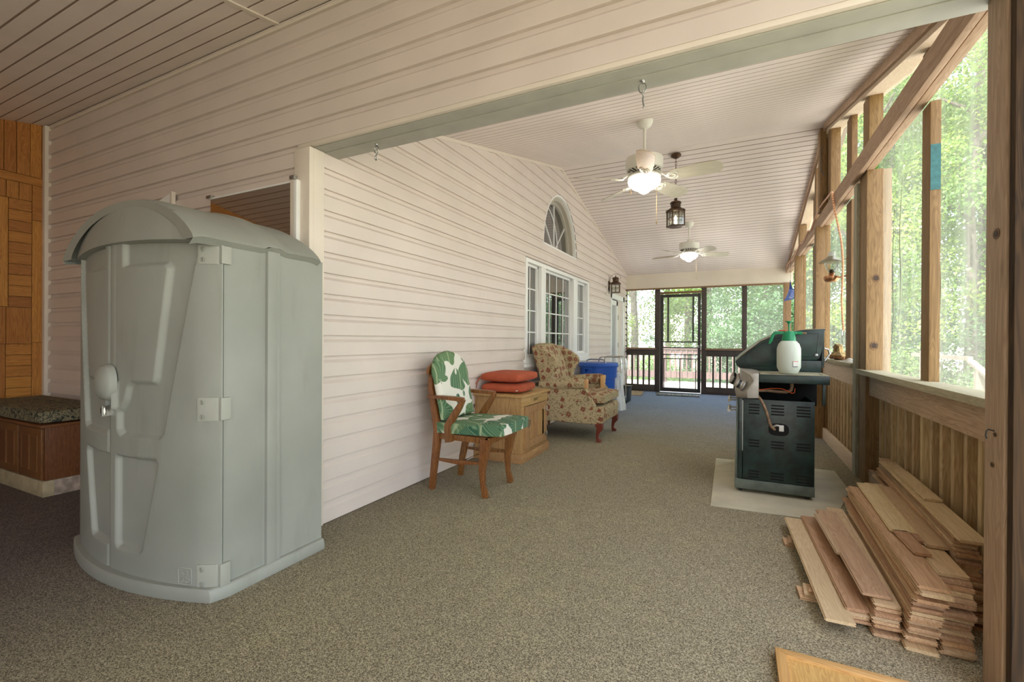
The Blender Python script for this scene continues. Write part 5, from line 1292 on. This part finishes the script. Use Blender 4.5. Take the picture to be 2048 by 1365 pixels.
F_S = [leaves(4, 6500, 20, (1.1, .25, 1.7), .042, m_leafs[0]), leaves(5, 6500, 20, (1.2, .25, 2.2), .044, m_leafs[1])]
def trunk(seed, h, r0):
    r = random.Random(seed); b = MB(); x = y = 0; P = []
    for k in range(9): P.append((x, y, h*k/8)); x += r.uniform(-.09, .09); y += r.uniform(-.09, .09)
    b.tube(P, [r0*(1-.75*k/8) for k in range(9)], 9)
    for k in range(7):
        j = 3+k % 5; a = r.uniform(0, 2*PI); l = r.uniform(.8, 1.8); p = P[j]
        b.tube([p, (p[0]+.5*l*math.cos(a), p[1]+.5*l*math.sin(a), p[2]+.35*l), (p[0]+l*math.cos(a), p[1]+l*math.sin(a), p[2]+.55*l)], [r0*.35, r0*.22, r0*.08], 6)
    return b.data('trunk', m_bark, smooth=True)
T_T = [trunk(1, 9, .15), trunk(2, 9, .11), trunk(3, 10, .19)]; T_S = trunk(4, 1.3, .02)
kinds = ['mid green', 'dark green', 'yellow green']
def tree(x, y, k, s, side, n):
    t = thing('leafy_tree', kinds[k]+' tree beyond the '+side+', '+n, 'tree', (x, y, -.95), kinds[k]+' trees beyond the '+side, rnd.uniform(0, 6))
    f = link('foliage', F_T[k], t, True); f['kind'] = 'stuff'; link('trunk', T_T[k], t, True); t.scale = (s, s, s*rnd.uniform(1.1, 1.3))
def shrub(x, y, k, s, side, n):
    t = thing('shrub', ('light' if k == 0 else 'dark')+' green shrub beyond the '+side+', '+n, 'shrub', (x, y, -.95), ('light' if k == 0 else 'dark')+' shrubs beyond the '+side, rnd.uniform(0, 6))
    f = link('foliage', F_S[k], t, True); f['kind'] = 'stuff'; link('stem', T_S, t, True); t.scale = (s, s, s)
def plant(fn, side, L):
    for k in (0, 1, 2):
        S = sorted([q for q in L if q[2] == k], key=lambda q: q[0]/q[1])
        for i, q in enumerate(S): fn(*q, side, ('leftmost' if i == 0 else ORD[i]+' from the left')+' of its colour')
plant(tree, 'end screens', ((-6.5, 19, 0, 1), (-3.6, 18.4, 2, .9), (-1.0, 20, 0, 1.05), (1.0, 18.6, 1, .95), (-8.5, 23, 1, 1.2), (-5.2, 23.5, 0, 1.25), (-2.2, 24.5, 2, 1.2), (.6, 25, 1, 1.3), (-11, 28, 1, 1.6), (-4, 31, 1, 1.7), (1.5, 33, 0, 1.7)))
plant(shrub, 'end screens', ((-4.6, 16.2, 1, 1), (-2.4, 16.6, 0, .9), (-.2, 16.3, 1, 1.1), (1.6, 16.4, 1, 1.15), (-6.5, 16.5, 0, 1.1), (.9, 17.4, 1, 1.5)))
plant(tree, 'right netting', ((5.6, 16.2, 0, 1.0), (3.6, 16.8, 2, 1.0), (2.5, 19.5, 1, 1.1), (6.6, 18.2, 2, 1.25), (4.6, 19.5, 0, 1.3), (8.6, 22.5, 0, 1.5), (5.6, 25, 1, 1.5), (3.6, 27, 2, 1.5), (11.5, 28, 1, 1.8), (8, 31, 0, 1.9), (4.8, 35, 1, 2.0),
    (7.2, 8.0, 0, 1), (7.6, 3.6, 1, 1), (11.5, 11.5, 2, 1.3), (12, 5, 0, 1.3), (13, 19, 1, 1.4), (8.5, -.5, 0, 1.1)))
plant(shrub, 'right netting', ((3.2, 14.8, 0, 1.1), (4.7, 16.6, 1, 1.3), (5.0, 13.0, 0, .8), (6.2, 15.0, 1, 1.1), (2.6, 16.8, 1, 1.3), (6.4, 15.5, 0, 1.3), (5.0, 5.4, 1, 1.1)))
